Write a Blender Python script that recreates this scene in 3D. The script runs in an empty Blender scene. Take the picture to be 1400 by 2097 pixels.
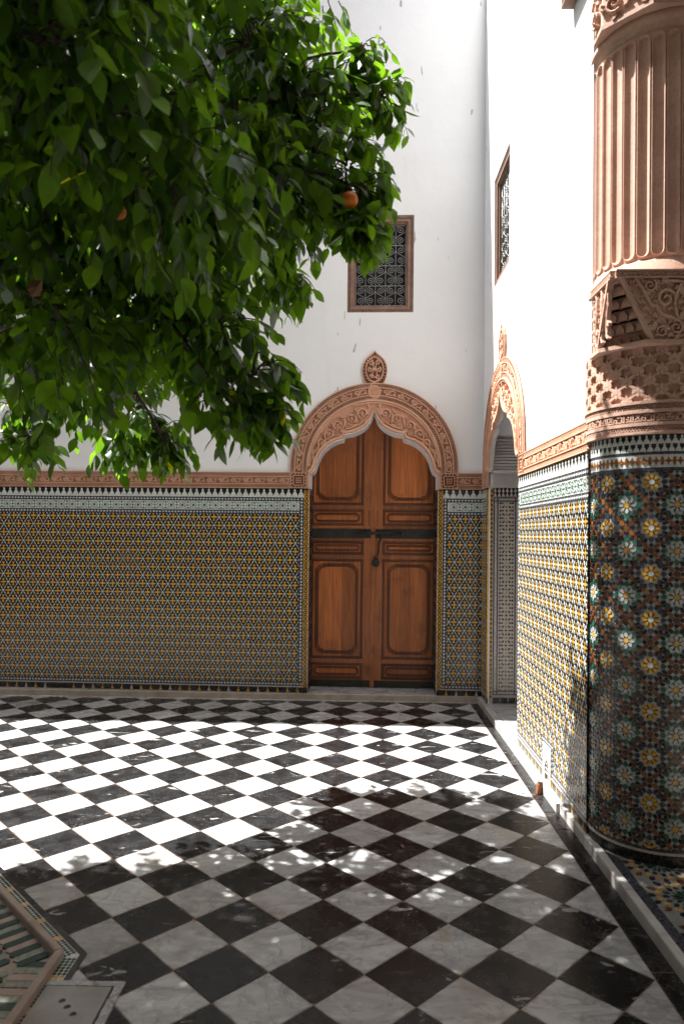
import bpy, math, random
import numpy as np
from mathutils import Vector, Matrix
from mathutils.geometry import tessellate_polygon
R = random.Random(7)
PI = math.pi
sc = bpy.context.scene
col = sc.collection

# ------------------------------------------------------------------ camera, light, exposure
U = 0.17                                   # half diagonal of one floor tile, metres
cam = bpy.data.cameras.new('camera'); camo = bpy.data.objects.new('camera', cam); col.objects.link(camo)
PIT, YAW, ROLL = -.0018, .0217, .0058
def rx(a): return Matrix.Rotation(a, 4, 'X')
def rz(a): return Matrix.Rotation(a, 4, 'Z')
CAM = Vector((-1.1981*U, -15.7462*U, 9.1593*U))
camo.matrix_world = Matrix.Translation(CAM) @ rz(YAW) @ rx(PI/2+PIT) @ rz(ROLL)
cam.sensor_fit = 'VERTICAL'; cam.sensor_height = 36.0
FPX = 1447.2561
cam.lens = FPX/2097*36.0
cam.shift_y = 50.5131/2097
cam.clip_start = .05; cam.clip_end = 500
cam.dof.use_dof = True; cam.dof.focus_distance = 6.2; cam.dof.aperture_fstop = 3.2
sc.camera = camo

SUN = Vector((.50, -.14, -1.0)).normalized()
w = bpy.data.worlds.new('World'); sc.world = w; w.use_nodes = True
nt = w.node_tree; bg = nt.nodes['Background']
sky = nt.nodes.new('ShaderNodeTexSky'); sky.sky_type = 'NISHITA'; sky.sun_disc = False
sky.sun_elevation = math.asin(-SUN.z); sky.sun_rotation = math.atan2(-SUN.x, -SUN.y) % (2*PI)
sky.air_density = 1.0; sky.dust_density = 3.0; sky.ozone_density = 1.0
hs = nt.nodes.new('ShaderNodeHueSaturation'); hs.inputs['Saturation'].default_value = .55
nt.links.new(sky.outputs[0], hs.inputs['Color']); nt.links.new(hs.outputs[0], bg.inputs['Color'])
bg.inputs['Strength'].default_value = .05
sl = bpy.data.lights.new('sun', 'SUN'); sl.energy = 5.0; sl.angle = math.radians(.53); sl.color = (1, .985, .96)
so = bpy.data.objects.new('sun', sl); col.objects.link(so)
so.rotation_euler = SUN.to_track_quat('-Z', 'Y').to_euler(); so.location = (-3, 2, 9)
sc.view_settings.view_transform = 'Standard'; sc.view_settings.look = 'None'
sc.view_settings.gamma = 1; sc.view_settings.use_curve_mapping = False
sc.view_settings.exposure = 1.9
sc.render.engine = 'CYCLES'
sc.cycles.use_denoising = True
sc.cycles.max_bounces = 8; sc.cycles.diffuse_bounces = 5; sc.cycles.transmission_bounces = 6

# ------------------------------------------------------------------ materials
def newmat(name):
    m = bpy.data.materials.new(name); m.use_nodes = True
    t = m.node_tree; b = t.nodes['Principled BSDF']
    return m, t, b
def N(t, typ, **k):
    n = t.nodes.new(typ)
    for a, v in k.items():
        if a.startswith('i_'): n.inputs[a[2:].replace('_', ' ')].default_value = v
        else: setattr(n, a, v)
    return n
def L(t, a, b): t.links.new(a, b)
def ramp(t, fac, stops, interp='LINEAR'):
    r = t.nodes.new('ShaderNodeValToRGB'); r.color_ramp.interpolation = interp
    e = r.color_ramp.elements
    while len(e) < len(stops): e.new(.5)
    for x, (p, c) in zip(e, stops):
        x.position = p; x.color = (c, c, c, 1) if isinstance(c, (int, float)) else (*c, 1)
    L(t, fac, r.inputs[0]); return r.outputs[0]
def mix(t, f, a, b, mode='MIX'):
    n = t.nodes.new('ShaderNodeMix'); n.data_type = 'RGBA'; n.blend_type = mode
    def put(s, v):
        if hasattr(v, 'is_output'): L(t, v, s)
        elif isinstance(v, (int, float)): s.default_value = v if s.type == 'VALUE' else (v, v, v, 1)
        else: s.default_value = (*v, 1)
    put(n.inputs[0], f); put(n.inputs[6], a); put(n.inputs[7], b)
    return n.outputs[2]
def coords(t, kind='pos', scale=(1, 1, 1), rnd=0):
    if kind == 'pos': o = t.nodes.new('ShaderNodeNewGeometry').outputs['Position']
    else: o = t.nodes.new('ShaderNodeTexCoord').outputs['Object']
    if rnd:
        oi = t.nodes.new('ShaderNodeObjectInfo')
        a = N(t, 'ShaderNodeVectorMath', operation='SCALE'); a.inputs[0].default_value = (1, .7, .4); 
        s = N(t, 'ShaderNodeMath', operation='MULTIPLY'); s.inputs[1].default_value = rnd
        L(t, oi.outputs['Random'], s.inputs[0]); L(t, s.outputs[0], a.inputs['Scale'])
        d = N(t, 'ShaderNodeVectorMath', operation='ADD'); L(t, o, d.inputs[0]); L(t, a.outputs[0], d.inputs[1]); o = d.outputs[0]
    if scale != (1, 1, 1):
        m = N(t, 'ShaderNodeVectorMath', operation='MULTIPLY'); m.inputs[1].default_value = scale
        L(t, o, m.inputs[0]); o = m.outputs[0]
    return o
def noise(t, v, scale, detail=4, rough=.55, dist=0):
    n = N(t, 'ShaderNodeTexNoise', i_Scale=scale, i_Detail=detail, i_Roughness=rough, i_Distortion=dist)
    L(t, v, n.inputs['Vector']); return n.outputs[0]
def bump(t, b, h, strength, dist):
    n = N(t, 'ShaderNodeBump', i_Strength=strength, i_Distance=dist); L(t, h, n.inputs['Height'])
    L(t, n.outputs[0], b.inputs['Normal'])

def glaze(name, c, rough=.22, var=.35):
    m, t, b = newmat(name); v = coords(t)
    n1 = noise(t, v, 55, 3); n2 = noise(t, v, 3.5, 5)
    f = ramp(t, n1, [(.3, 0), (.7, 1)])
    lo = tuple(x*(1-var) for x in c); hi = tuple(min(1, x*(1+var*.5)) for x in c)
    cc = mix(t, f, lo, hi)
    grime = ramp(t, n2, [(.55, 0), (.8, .35)])
    L(t, mix(t, grime, cc, (.16, .12, .085)), b.inputs['Base Color'])
    L(t, ramp(t, n1, [(.2, rough*.8), (.8, rough*1.7)]), b.inputs['Roughness'])
    bump(t, b, noise(t, v, 26, 2), .45, .0022)
    return m
G_BLACK = glaze('black glaze', (.016, .015, .016), .2)
G_SLATE = glaze('slate glaze', (.045, .046, .06), .22)
G_WHITE = glaze('off white glaze', (.56, .59, .55), .25, .2)
G_WHITE2 = glaze('grey white glaze', (.44, .465, .435), .25, .25)
G_WHITE3 = glaze('dull white glaze', (.42, .43, .40), .25, .3)
G_YELL = glaze('yellow glaze', (.58, .315, .045), .22)
G_ORNG = glaze('amber glaze', (.22, .078, .014), .22)
G_BRWN = glaze('brown glaze', (.11, .038, .014), .22)
G_GREEN = glaze('green glaze', (.018, .10, .066), .2)
G_PINK = glaze('bisque ground', (.52, .44, .38), .45, .2)

def mat_plaster():
    m, t, b = newmat('white plaster'); v = coords(t)
    n = noise(t, v, 1.3, 6); n2 = noise(t, coords(t, 'pos', (1, 1, .18)), 5, 5)
    c = mix(t, ramp(t, n, [(.35, 0), (.75, 1)]), (.80, .80, .80), (.74, .74, .74))
    c = mix(t, ramp(t, n2, [(.62, 0), (.85, .5)]), c, (.60, .58, .55))
    sp = noise(t, coords(t, 'pos', (2.2, 2.2, .55)), 9, 2, .4)
    c = mix(t, ramp(t, sp, [(.725, 0), (.74, .75)]), c, (.32, .28, .25))
    L(t, c, b.inputs['Base Color']); b.inputs['Roughness'].default_value = .85
    bump(t, b, noise(t, v, 7, 6, .6), .35, .012)
    return m
PLASTER = mat_plaster()
def mat_stucco(name, c1, c2, c3):
    m, t, b = newmat(name); v = coords(t)
    n = noise(t, v, 6, 6); n2 = noise(t, v, 60, 3)
    c = mix(t, ramp(t, n, [(.3, 0), (.7, 1)]), c1, c2)
    c = mix(t, ramp(t, n2, [(.5, 0), (.75, .5)]), c, c3)
    ch = noise(t, v, 38, 2)
    c = mix(t, ramp(t, ch, [(.735, 0), (.75, .8)]), c, (.7, .62, .55))
    L(t, c, b.inputs['Base Color']); b.inputs['Roughness'].default_value = .8
    bump(t, b, noise(t, v, 90, 4), .45, .003)
    return m
STUCCO = mat_stucco('terracotta stucco', (.70, .41, .28), (.58, .32, .205), (.47, .25, .155))
STUCCO2 = mat_stucco('pillar stucco', (.58, .375, .285), (.46, .275, .20), (.36, .20, .14))
STUCCOB = mat_stucco('shade toned carving back', (.20, .085, .048), (.14, .058, .034), (.10, .04, .025))  # painted ground; shade of the deep recesses is put into its dark tone
STUCCOM = mat_stucco('shade toned carving ground', (.36, .18, .11), (.28, .13, .08), (.2, .09, .055))  # middle tone behind the arabesque, recess shade put into the colour
def tile_edge(t, lo, hi):
    g = t.nodes.new('ShaderNodeNewGeometry').outputs['Position']; sp = t.nodes.new('ShaderNodeSeparateXYZ'); L(t, g, sp.inputs[0]); out = []
    for op in ('ADD', 'SUBTRACT'):
        a = N(t, 'ShaderNodeMath', operation=op); L(t, sp.outputs[0], a.inputs[0]); L(t, sp.outputs[1], a.inputs[1])
        p = N(t, 'ShaderNodeMath', operation='PINGPONG'); L(t, a.outputs[0], p.inputs[0]); p.inputs[1].default_value = U; out.append(p.outputs[0])
    m = N(t, 'ShaderNodeMath', operation='MINIMUM'); L(t, out[0], m.inputs[0]); L(t, out[1], m.inputs[1])
    n = N(t, 'ShaderNodeMath', operation='MULTIPLY_ADD'); L(t, noise(t, coords(t), 14, 4), n.inputs[0]); n.inputs[1].default_value = -.055; L(t, m.outputs[0], n.inputs[2])
    return ramp(t, n.outputs[0], [(lo, 1), (hi, 0)]) if 0 else ramp_off(t, n.outputs[0])
def ramp_off(t, v):
    a = N(t, 'ShaderNodeMapRange'); L(t, v, a.inputs[0]); a.inputs[1].default_value = -.029; a.inputs[2].default_value = -.016; a.inputs[3].default_value = .75; a.inputs[4].default_value = 0
    return a.outputs[0]
def mat_white_marble():
    m, t, b = newmat('white marble'); v = coords(t, 'pos', rnd=37)
    vs = coords(t, 'pos', (3.0, 9.0, 4.0), rnd=37)
    n = noise(t, vs, 1.3, 8, .62, 1.6)
    c = mix(t, ramp(t, n, [(.33, 0), (.62, 1)]), (.29, .29, .297), (.52, .517, .512))
    vein = noise(t, v, 3.2, 6, .55, 2.2)
    c = mix(t, ramp(t, vein, [(.475, 0), (.5, .55), (.525, 0)]), c, (.17, .175, .19))
    st = noise(t, coords(t, 'pos', (1, 1, 1), rnd=11), 2.6, 5, .6, .6)
    c = mix(t, ramp(t, st, [(.57, 0), (.70, .55)]), c, (.26, .19, .13))
    st2 = noise(t, coords(t), .9, 5, .6, .4)
    c = mix(t, ramp(t, st2, [(.52, 0), (.75, .45)]), c, (.33, .25, .18))
    c = mix(t, tile_edge(t, 0, 1), c, (.20, .13, .085))
    oi = t.nodes.new('ShaderNodeObjectInfo')
    c = mix(t, 1.0, c, ramp(t, oi.outputs['Random'], [(0, .78), (1, 1.08)]), 'MULTIPLY')
    L(t, c, b.inputs['Base Color'])
    L(t, ramp(t, noise(t, v, 5, 5), [(.3, .16), (.75, .42)]), b.inputs['Roughness'])
    bump(t, b, noise(t, v, 9, 3), .12, .004)
    return m
def mat_black_marble():
    m, t, b = newmat('black marble'); v = coords(t, 'pos', rnd=29)
    n = noise(t, v, 9, 8, .7)
    c = mix(t, ramp(t, n, [(.35, 0), (.8, 1)]), (.006, .006, .0065), (.028, .028, .029))
    fine = noise(t, v, 120, 2, .5)
    patch = noise(t, v, 4, 4, .6, .5)
    pf = ramp(t, patch, [(.48, 0), (.66, 1)])
    sp = mix(t, 1.0, pf, ramp(t, fine, [(.60, 0), (.70, .55)]), 'MULTIPLY')
    c = mix(t, sp, c, (.30, .29, .28))
    spl = noise(t, coords(t, 'pos', (1.1, 3.0, 1), rnd=53), 4.6, 4, .55, .9)
    c = mix(t, ramp(t, spl, [(.655, 0), (.675, .7)]), c, (.36, .355, .34))
    scr = noise(t, coords(t, 'pos', (6, 60, 1), rnd=71), 1.6, 2, .4, .8)
    c = mix(t, ramp(t, scr, [(.71, 0), (.74, .4)]), c, (.25, .24, .23))
    c = mix(t, tile_edge(t, 0, 1), c, (.05, .042, .037))
    L(t, c, b.inputs['Base Color'])
    L(t, ramp(t, n, [(.3, .13), (.75, .40)]), b.inputs['Roughness'])
    b.inputs['Specular IOR Level'].default_value = .30
    bump(t, b, noise(t, v, 8, 3), .10, .004)
    return m
WMARB, BMARB = mat_white_marble(), mat_black_marble()
def simple(name, c1, c2, rough=.6, scale=8, bs=.3, bd=.004, stretch=(1, 1, 1), metal=0, stain=None):
    m, t, b = newmat(name); v = coords(t, 'pos', stretch)
    n = noise(t, v, scale, 6)
    c = mix(t, ramp(t, n, [(.3, 0), (.7, 1)]), c1, c2)
    if stain: c = mix(t, ramp(t, noise(t, coords(t), 5, 5), [(.52, 0), (.7, .7)]), c, stain)
    L(t, c, b.inputs['Base Color']); b.inputs['Roughness'].default_value = rough
    b.inputs['Metallic'].default_value = metal
    bump(t, b, noise(t, v, scale*3, 4), bs, bd)
    return m
KERBM = simple('kerb stone', (.52, .43, .34), (.38, .31, .25), .5, 9, .3, .004, (1, 1, 1), 0, (.28, .21, .15))
KERBW = simple('pale kerb marble', (.55, .53, .50), (.40, .38, .36), .4, 9, .3, .004, (1, 1, 1), 0, (.30, .25, .2))
BASIN = simple('pink basin stone', (.40, .31, .26), (.30, .22, .18), .55, 14, .4, .004, (1, 1, 1), 0, (.2, .14, .1))
GROUT = simple('reddish grout', (.24, .15, .115), (.18, .115, .09), .9, 30)
IRON = simple('weathered iron', (.030, .030, .026), (.055, .052, .042), .5, 14, .4, .003, (1, 1, 1), .55)
GRILLE = simple('grey painted iron', (.30, .30, .29), (.20, .20, .20), .45, 30, .2, .001, (1, 1, 1), .3)
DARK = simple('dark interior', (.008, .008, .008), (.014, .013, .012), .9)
FRAMEW = simple('grey brown frame wood', (.26, .155, .11), (.18, .10, .07), .7, 26, .5, .003, (1, 1, 1), 0, (.32, .22, .17))
WHITECARVE = simple('white carved plaster', (.62, .575, .54), (.52, .47, .44), .8, 14, .4, .004)
BARK = simple('bark', (.055, .040, .032), (.10, .075, .058), .9, 22, .8, .01)
def mat_wood(name, base, dark):
    m, t, b = newmat(name); v = coords(t, 'pos', (22, 22, 1.1), rnd=19)
    n = noise(t, v, 1.6, 6, .6, .6); g = noise(t, coords(t, 'pos', (90, 90, 3), rnd=19), 1.5, 4, .6)
    c = mix(t, ramp(t, n, [(.3, 0), (.7, 1)]), dark, base)
    c = mix(t, ramp(t, g, [(.4, .45), (.65, 0)]), c, tuple(x*.45 for x in dark))
    oi = t.nodes.new('ShaderNodeObjectInfo')
    c = mix(t, 1.0, c, ramp(t, oi.outputs['Random'], [(0, .68), (1, 1.25)]), 'MULTIPLY')
    wear = noise(t, coords(t), 4.5, 5, .65)
    c = mix(t, ramp(t, wear, [(.55, 0), (.75, .55)]), c, (.055, .026, .014))
    L(t, c, b.inputs['Base Color'])
    L(t, ramp(t, n, [(.3, .38), (.8, .58)]), b.inputs['Roughness'])
    bump(t, b, g, .25, .002)
    return m
WOODP = mat_wood('panel wood', (.63, .20, .046), (.39, .105, .026))
WOODF = mat_wood('stile wood', (.42, .140, .038), (.25, .076, .025))
WOODM = mat_wood('moulding wood', (.16, .050, .019), (.09, .030, .013))
def mat_leaf(name, c1, c2, tr):
    m, t, b = newmat(name)
    at = N(t, 'ShaderNodeAttribute', attribute_name='rnd')
    f = at.outputs['Fac']
    v = coords(t)
    c = mix(t, ramp(t, f, [(0, 0), (.85, 1)]), c1, c2)
    c = mix(t, ramp(t, f, [(.996, 0), (.9985, .7)]), c, (.16, .17, .02))
    c = mix(t, ramp(t, noise(t, v, 40, 3), [(.35, .3), (.7, 0)]), c, tuple(x*.6 for x in c1))
    L(t, c, b.inputs['Base Color']); b.inputs['Roughness'].default_value = .42; b.inputs['Specular IOR Level'].default_value = .32
    tb = t.nodes.new('ShaderNodeBsdfTranslucent')
    L(t, mix(t, 1.0, c, tr, 'MULTIPLY'), tb.inputs['Color'])
    ms = t.nodes.new('ShaderNodeAddShader')
    L(t, b.outputs[0], ms.inputs[0]); L(t, tb.outputs[0], ms.inputs[1])
    L(t, ms.outputs[0], t.nodes['Material Output'].inputs['Surface'])
    bump(t, b, noise(t, v, 60, 2), .2, .002)
    return m
LEAF = mat_leaf('citrus leaf', (.0065, .020, .0055), (.014, .038, .0075), (8.5, 6.2, .9))
ORANGE = simple('orange peel', (.80, .20, .012), (.68, .15, .01), .4, 60, .5, .002)
DRYLEAF = simple('dry leaf', (.24, .12, .055), (.15, .075, .035), .8, 30)

# ------------------------------------------------------------------ mesh builder
def plane_map(x, z, p): return (x, -p, z)          # wall seen from the front: x right, z up, p proud
def floor_map(x, y, p): return (x, y, p)
def cyl_map(rad):
    def f(x, z, p):
        a = x/rad; r = rad+p
        return (r*math.sin(a), -r*math.cos(a), z)
    return f
def area(P): return sum(P[i-1][0]*P[i][1]-P[i][0]*P[i-1][1] for i in range(len(P)))/2
def clip(P, x0, x1, z0, z1):
    for ax, lim, s in ((0, x0, 1), (0, x1, -1), (1, z0, 1), (1, z1, -1)):
        Q = []
        for i in range(len(P)):
            a, b = P[i-1], P[i]; da, db = s*(a[ax]-lim), s*(b[ax]-lim)
            if (da < 0) != (db < 0):
                k = da/(da-db); Q.append((a[0]+(b[0]-a[0])*k, a[1]+(b[1]-a[1])*k))
            if db >= 0: Q.append(b)
        P = Q
        if len(P) < 3: return []
    return P
def clip_half(P, a, b, c):                          # keep a*x+b*y<=c
    Q = []
    for i in range(len(P)):
        p, q = P[i-1], P[i]; dp, dq = c-a*p[0]-b*p[1], c-a*q[0]-b*q[1]
        if (dp < 0) != (dq < 0):
            k = dp/(dp-dq); Q.append((p[0]+(q[0]-p[0])*k, p[1]+(q[1]-p[1])*k))
        if dq >= 0: Q.append(q)
    return Q if len(Q) >= 3 else []
class MB:
    def __init__(s, mp=plane_map): s.v = []; s.f = []; s.m = []; s.mats = []; s.mp = mp; s.sm = []
    def mi(s, m):
        if m not in s.mats: s.mats.append(m)
        return s.mats.index(m)
    def add(s, vs, fs, m, smooth=False):
        o = len(s.v); s.v += [tuple(v) for v in vs]; k = s.mi(m)
        for f in fs: s.f.append([i+o for i in f]); s.m.append(k); s.sm.append(smooth)
    def prism(s, P, p0, p1, m, holes=(), mp=None, back=False, ms=None):
        """extruded outline: front at p1, sides down to p0"""
        mp = mp or s.mp; ms = ms or m
        if len(P) < 3: return
        if area(P) < 0: P = P[::-1]
        H = [h if area(h) < 0 else h[::-1] for h in holes]
        flat = list(P)+[q for h in H for q in h]; n = len(flat)
        vs = [mp(x, z, p1) for x, z in flat]+[mp(x, z, p0) for x, z in flat]
        if len(P) <= 4 and not H: top = [list(range(len(P)))]
        else:
            top = []
            for t in tessellate_polygon([[Vector((x, z, 0)) for x, z in l] for l in [P]+H]):
                t = list(t)
                if len(set(t)) < 3: continue
                if area([flat[i] for i in t]) < 0: t = t[::-1]
                top.append(t)
        s.add(vs, top, m)
        if back: s.add(vs, [[i+n for i in f[::-1]] for f in top], m)
        sd = []; o = 0
        for l in [P]+H:
            k = len(l)
            for i in range(k):
                a, b = o+i, o+(i+1) % k
                sd.append([a, a+n, b+n, b])
            o += k
        s.add(vs, sd, ms)
    def rect(s, x0, x1, z0, z1, p0, p1, m, nx=1, **k):
        for i in range(nx):
            a, b = x0+(x1-x0)*i/nx, x0+(x1-x0)*(i+1)/nx
            s.prism([(a, z0), (b, z0), (b, z1), (a, z1)], p0, p1, m, **k)
    def box(s, a, b, m):
        (x0, y0, z0), (x1, y1, z1) = a, b
        vs = [(x, y, z) for z in (z0, z1) for y in (y0, y1) for x in (x0, x1)]
        s.add(vs, [[0, 2, 3, 1], [4, 5, 7, 6], [0, 1, 5, 4], [2, 6, 7, 3], [0, 4, 6, 2], [1, 3, 7, 5]], m)
    def ribbon(s, path, wd, p0, p1, m, closed=False, mp=None, crown=0):
        """raised strip along a 2D path"""
        mp = mp or s.mp; n = len(path); vs = []; fs = []
        for i, (x, z) in enumerate(path):
            if closed: a, b = path[i-1], path[(i+1) % n]
            else: a, b = path[max(i-1, 0)], path[min(i+1, n-1)]
            dx, dz = b[0]-a[0], b[1]-a[1]; l = math.hypot(dx, dz) or 1
            ww = wd(i/(n-1)) if callable(wd) else wd
            nx, nz = -dz/l*ww/2, dx/l*ww/2
            vs += [mp(x+nx, z+nz, p0), mp(x+nx*(.8 if crown else 1), z+nz*(.8 if crown else 1), p1), mp(x, z, p1+crown), mp(x-nx*(.8 if crown else 1), z-nz*(.8 if crown else 1), p1), mp(x-nx, z-nz, p0)]
        for i in range(n if closed else n-1):
            a, b = i*5, ((i+1) % n)*5
            for k in range(4): fs.append([a+k, a+k+1, b+k+1, b+k][::-1])
        if not closed: fs += [[0, 1, 2, 3, 4][::-1], [n*5-5+k for k in range(5)]]
        s.add(vs, fs, m)
    def tube(s, pts, r, m, seg=6, smooth=True):
        pts = [Vector(p) for p in pts]; n = len(pts); vs = []; fs = []; up = Vector((0, 0, 1))
        prev = None
        for i, p in enumerate(pts):
            d = (pts[min(i+1, n-1)]-pts[max(i-1, 0)])
            d = d.normalized() if d.length > 1e-9 else Vector((0, 0, 1))
            a = prev if prev is not None else (up if abs(d.z) < .9 else Vector((1, 0, 0)))
            a = (a-d*a.dot(d)); a = a.normalized() if a.length > 1e-6 else d.orthogonal().normalized()
            prev = a; b = d.cross(a); rr = r(i/max(1, n-1)) if callable(r) else r
            for k in range(seg):
                t = 2*PI*k/seg; vs.append(p+a*math.cos(t)*rr+b*math.sin(t)*rr)
        for i in range(n-1):
            for k in range(seg):
                fs.append([i*seg+k, i*seg+(k+1) % seg, (i+1)*seg+(k+1) % seg, (i+1)*seg+k])
        fs += [list(range(seg))[::-1], [(n-1)*seg+k for k in range(seg)]]
        s.add(vs, fs, m, smooth)
    def lathe(s, prof, m, a0=0, a1=2*PI, seg=48, smooth=True):
        vs = []; fs = []; n = len(prof)
        for i in range(seg+1):
            a = a0+(a1-a0)*i/seg
            for r, z in prof: vs.append((r*math.sin(a), -r*math.cos(a), z))
        for i in range(seg):
            for k in range(n-1): fs.append([i*n+k, (i+1)*n+k, (i+1)*n+k+1, i*n+k+1])
        s.add(vs, fs, m, smooth)
    def build(s, name, parent=None, mat=None, **props):
        me = bpy.data.meshes.new(name); me.from_pydata(s.v, [], s.f); me.update()
        for m in s.mats: me.materials.append(m)
        me.polygons.foreach_set('material_index', s.m); me.polygons.foreach_set('use_smooth', s.sm)
        return link(name, me, parent, mat, **props)
def link(name, me, parent=None, mat=None, **props):
    o = bpy.data.objects.new(name, me); col.objects.link(o)
    if parent: o.parent = parent
    if mat is not None: o.matrix_basis = mat
    for k, v in props.items(): o[k] = v
    return o
def empty(name, mat, label, cat, group=None, kind=None):
    o = bpy.data.objects.new(name, None); col.objects.link(o); o.matrix_basis = mat; o.empty_display_size = .1
    if label: o['label'] = label
    if cat: o['category'] = cat
    if cat and not kind: o['kind'] = 'thing'
    if group: o['group'] = group
    if kind: o['kind'] = kind
    return o

# 2D shapes
def ngon(cx, cz, r, n, a0=0, sx=1, sz=1): return [(cx+r*sx*math.cos(a0+2*PI*i/n), cz+r*sz*math.sin(a0+2*PI*i/n)) for i in range(n)]
def star(cx, cz, r, ri, n, a0=PI/2): return [(cx+(r if i % 2 == 0 else ri)*math.cos(a0+PI*i/n), cz+(r if i % 2 == 0 else ri)*math.sin(a0+PI*i/n)) for i in range(2*n)]
def dia(cx, cz, l, wd, a):
    c, s = math.cos(a), math.sin(a)
    return [(cx+c*x-s*y, cz+s*x+c*y) for x, y in ((l/2, 0), (0, wd/2), (-l/2, 0), (0, -wd/2))]
def hexa(cx, cz, l, wd, a, k=.5):
    c, s = math.cos(a), math.sin(a)
    return [(cx+c*x-s*y, cz+s*x+c*y) for x, y in ((l/2, 0), (l/2*k, wd/2), (-l/2*k, wd/2), (-l/2, 0), (-l/2*k, -wd/2), (l/2*k, -wd/2))]
def kite(cx, cz, r0, r1, wd, a, k=.6):
    c, s = math.cos(a), math.sin(a); rm = r0+(r1-r0)*k
    return [(cx+c*x-s*y, cz+s*x+c*y) for x, y in ((r0, 0), (rm, -wd/2), (r1, 0), (rm, wd/2))]
def spiral(cx, cz, r0, r1, a0, turns, n=22, d=1):
    return [(cx+(r0+(r1-r0)*i/n)*math.cos(a0+d*2*PI*turns*i/n), cz+(r0+(r1-r0)*i/n)*math.sin(a0+d*2*PI*turns*i/n)) for i in range(n+1)]
def bez(a, b, c, d, n=10):
    return [tuple((1-t)**3*a[k]+3*(1-t)**2*t*b[k]+3*(1-t)*t*t*c[k]+t**3*d[k] for k in (0, 1)) for t in [i/n for i in range(n+1)]]
def xf(P, cx, cz, s=1, a=0, fl=1):
    c, q = math.cos(a), math.sin(a)
    return [(cx+s*(c*x*fl-q*y), cz+s*(q*x*fl+c*y)) for x, y in P]

# ------------------------------------------------------------------ frames of the two walls
ANG, RL = math.atan(.025), .0045
BACK = Matrix.Translation((.97, 3.98, 0)) @ rz(-ANG) @ Matrix.Rotation(RL, 4, 'Y')
XR = .972
RIGHT = Matrix(((0, 1, 0, XR), (-1, 0, 0, 3.98), (0, 0, 1, 0), (0, 0, 0, 1)))
AC_B, AC_R = -1.034, .90                            # arch centres in wall coordinates
FLOORZ = .055
OG = [(-.605, FLOORZ), (-.605, 2.13), (-.57, 2.158), (-.553, 2.2), (-.535, 2.262), (-.505, 2.322), (-.47, 2.368), (-.43, 2.405), (-.365, 2.443), (-.29, 2.465),
      (-.278, 2.508), (-.2, 2.520), (-.15, 2.540), (-.1, 2.567), (-.06, 2.60), (-.03, 2.642), (0, 2.722)]
OGFULL = OG+[(-x, z) for x, z in OG[-2::-1]]
def opening(c): return [(c+x, z) for x, z in OGFULL]

# ------------------------------------------------------------------ zellige pattern pieces
def put(mb, P, m, rc, p0, p1):
    P = clip(P, *rc)
    if len(P) >= 3 and abs(area(P)) > 2e-6: mb.prism(P, p0, p1, m)
def field(mb, x0, x1, z0, z1, px=.0975, pz=.0805, phase=0., p=.012, big=False):
    """yellow crosses and pale stars on a black ground"""
    rc = (x0, x1, z0, z1); q = p+.0016; wm = G_WHITE if big else G_WHITE2; kb = 1.3 if big else 1; kc = .80 if big else 1
    nz = int((z1-z0)/pz)+2; nx = int((x1-x0)/px)+3
    yz = G_YELL
    for j in range(-1, nz):
        z = z1-.03-j*pz
        for i in range(-1, nx):
            sx = x0+phase+i*px+(px/2 if j % 2 else 0); cx = sx+px/2
            put(mb, star(sx, z, .0145*kb, .0095*kb, 6, 0), wm, rc, p, q)
            for dx, dz in ((1, -1), (-1, -1)):
                ex, ez = sx+dx*px/2, z-pz; a = math.atan2(ez-z, ex-sx); l = math.hypot(ex-sx, ez-z)
                for k in (.30, .66):
                    put(mb, dia(sx+(ex-sx)*k, z+(ez-z)*k, l*(.34 if big else .40), .0118*kb, a), wm, rc, p, q)
            for d in (1, -1):
                put(mb, [(cx, z-.005*d*kc), (cx+.016*d, z-.0092*d*kc), (cx+.034*d*kc, z), (cx+.016*d, z+.0092*d*kc), (cx, z+.005*d*kc)], yz, rc, p, q)
                put(mb, [(cx-.004, z), (cx+.004, z), (cx+.005, z+.019*d*kc), (cx+.0125*kc, z+.035*d*kc), (cx-.0125*kc, z+.035*d*kc), (cx-.005, z+.019*d)], yz, rc, p, q)
            put(mb, ngon(cx, z, .0075, 4, 0), yz, rc, p, q+.0003)
def beads_h(mb, x0, x1, z0, z1, p=.012, m=None, pitch=.03):
    mb.rect(x0, x1, z0, z1, 0, p, G_SLATE); zc = (z0+z1)/2; h = (z1-z0)
    n = int((x1-x0)/pitch)
    for i in range(n):
        x = x0+(i+.5)*(x1-x0)/n
        if i % 2: mb.prism(hexa(x, zc, .024, h*.38, 0, .35), p, p+.0015, G_WHITE)
        else: mb.prism(star(x, zc, h*.36, h*.14, 4), p, p+.0015, G_WHITE)
def beads_v(mb, x0, x1, z0, z1, p=.012, pitch=.03, m2=None):
    mb.rect(x0, x1, z0, z1, 0, p, G_SLATE); xc = (x0+x1)/2; h = x1-x0
    n = int((z1-z0)/pitch)
    for i in range(n):
        z = z0+(i+.5)*(z1-z0)/n
        if i % 2: mb.prism(hexa(xc, z, .024, h*.38, PI/2, .35), p, p+.0015, m2 or G_WHITE)
        else: mb.prism(star(xc, z, h*.36, h*.14, 4), p, p+.0015, m2 or G_WHITE)
def chain_v(mb, x0, x1, z0, z1, p=.014):
    mb.rect(x0, x1, z0, z1, 0, p, G_YELL); xc = (x0+x1)/2; h = x1-x0; n = int((z1-z0)/.04)
    for i in range(n):
        z = z0+(i+.5)*(z1-z0)/n
        mb.ribbon(ngon(xc, z, h*.30, 6, PI/2, 1, 1.15), .009, p, p+.0015, G_BLACK, closed=True)
        mb.prism(dia(xc, z+(z1-z0)/n/2, .012, .007, PI/2), p, p+.0015, G_BLACK)
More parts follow.
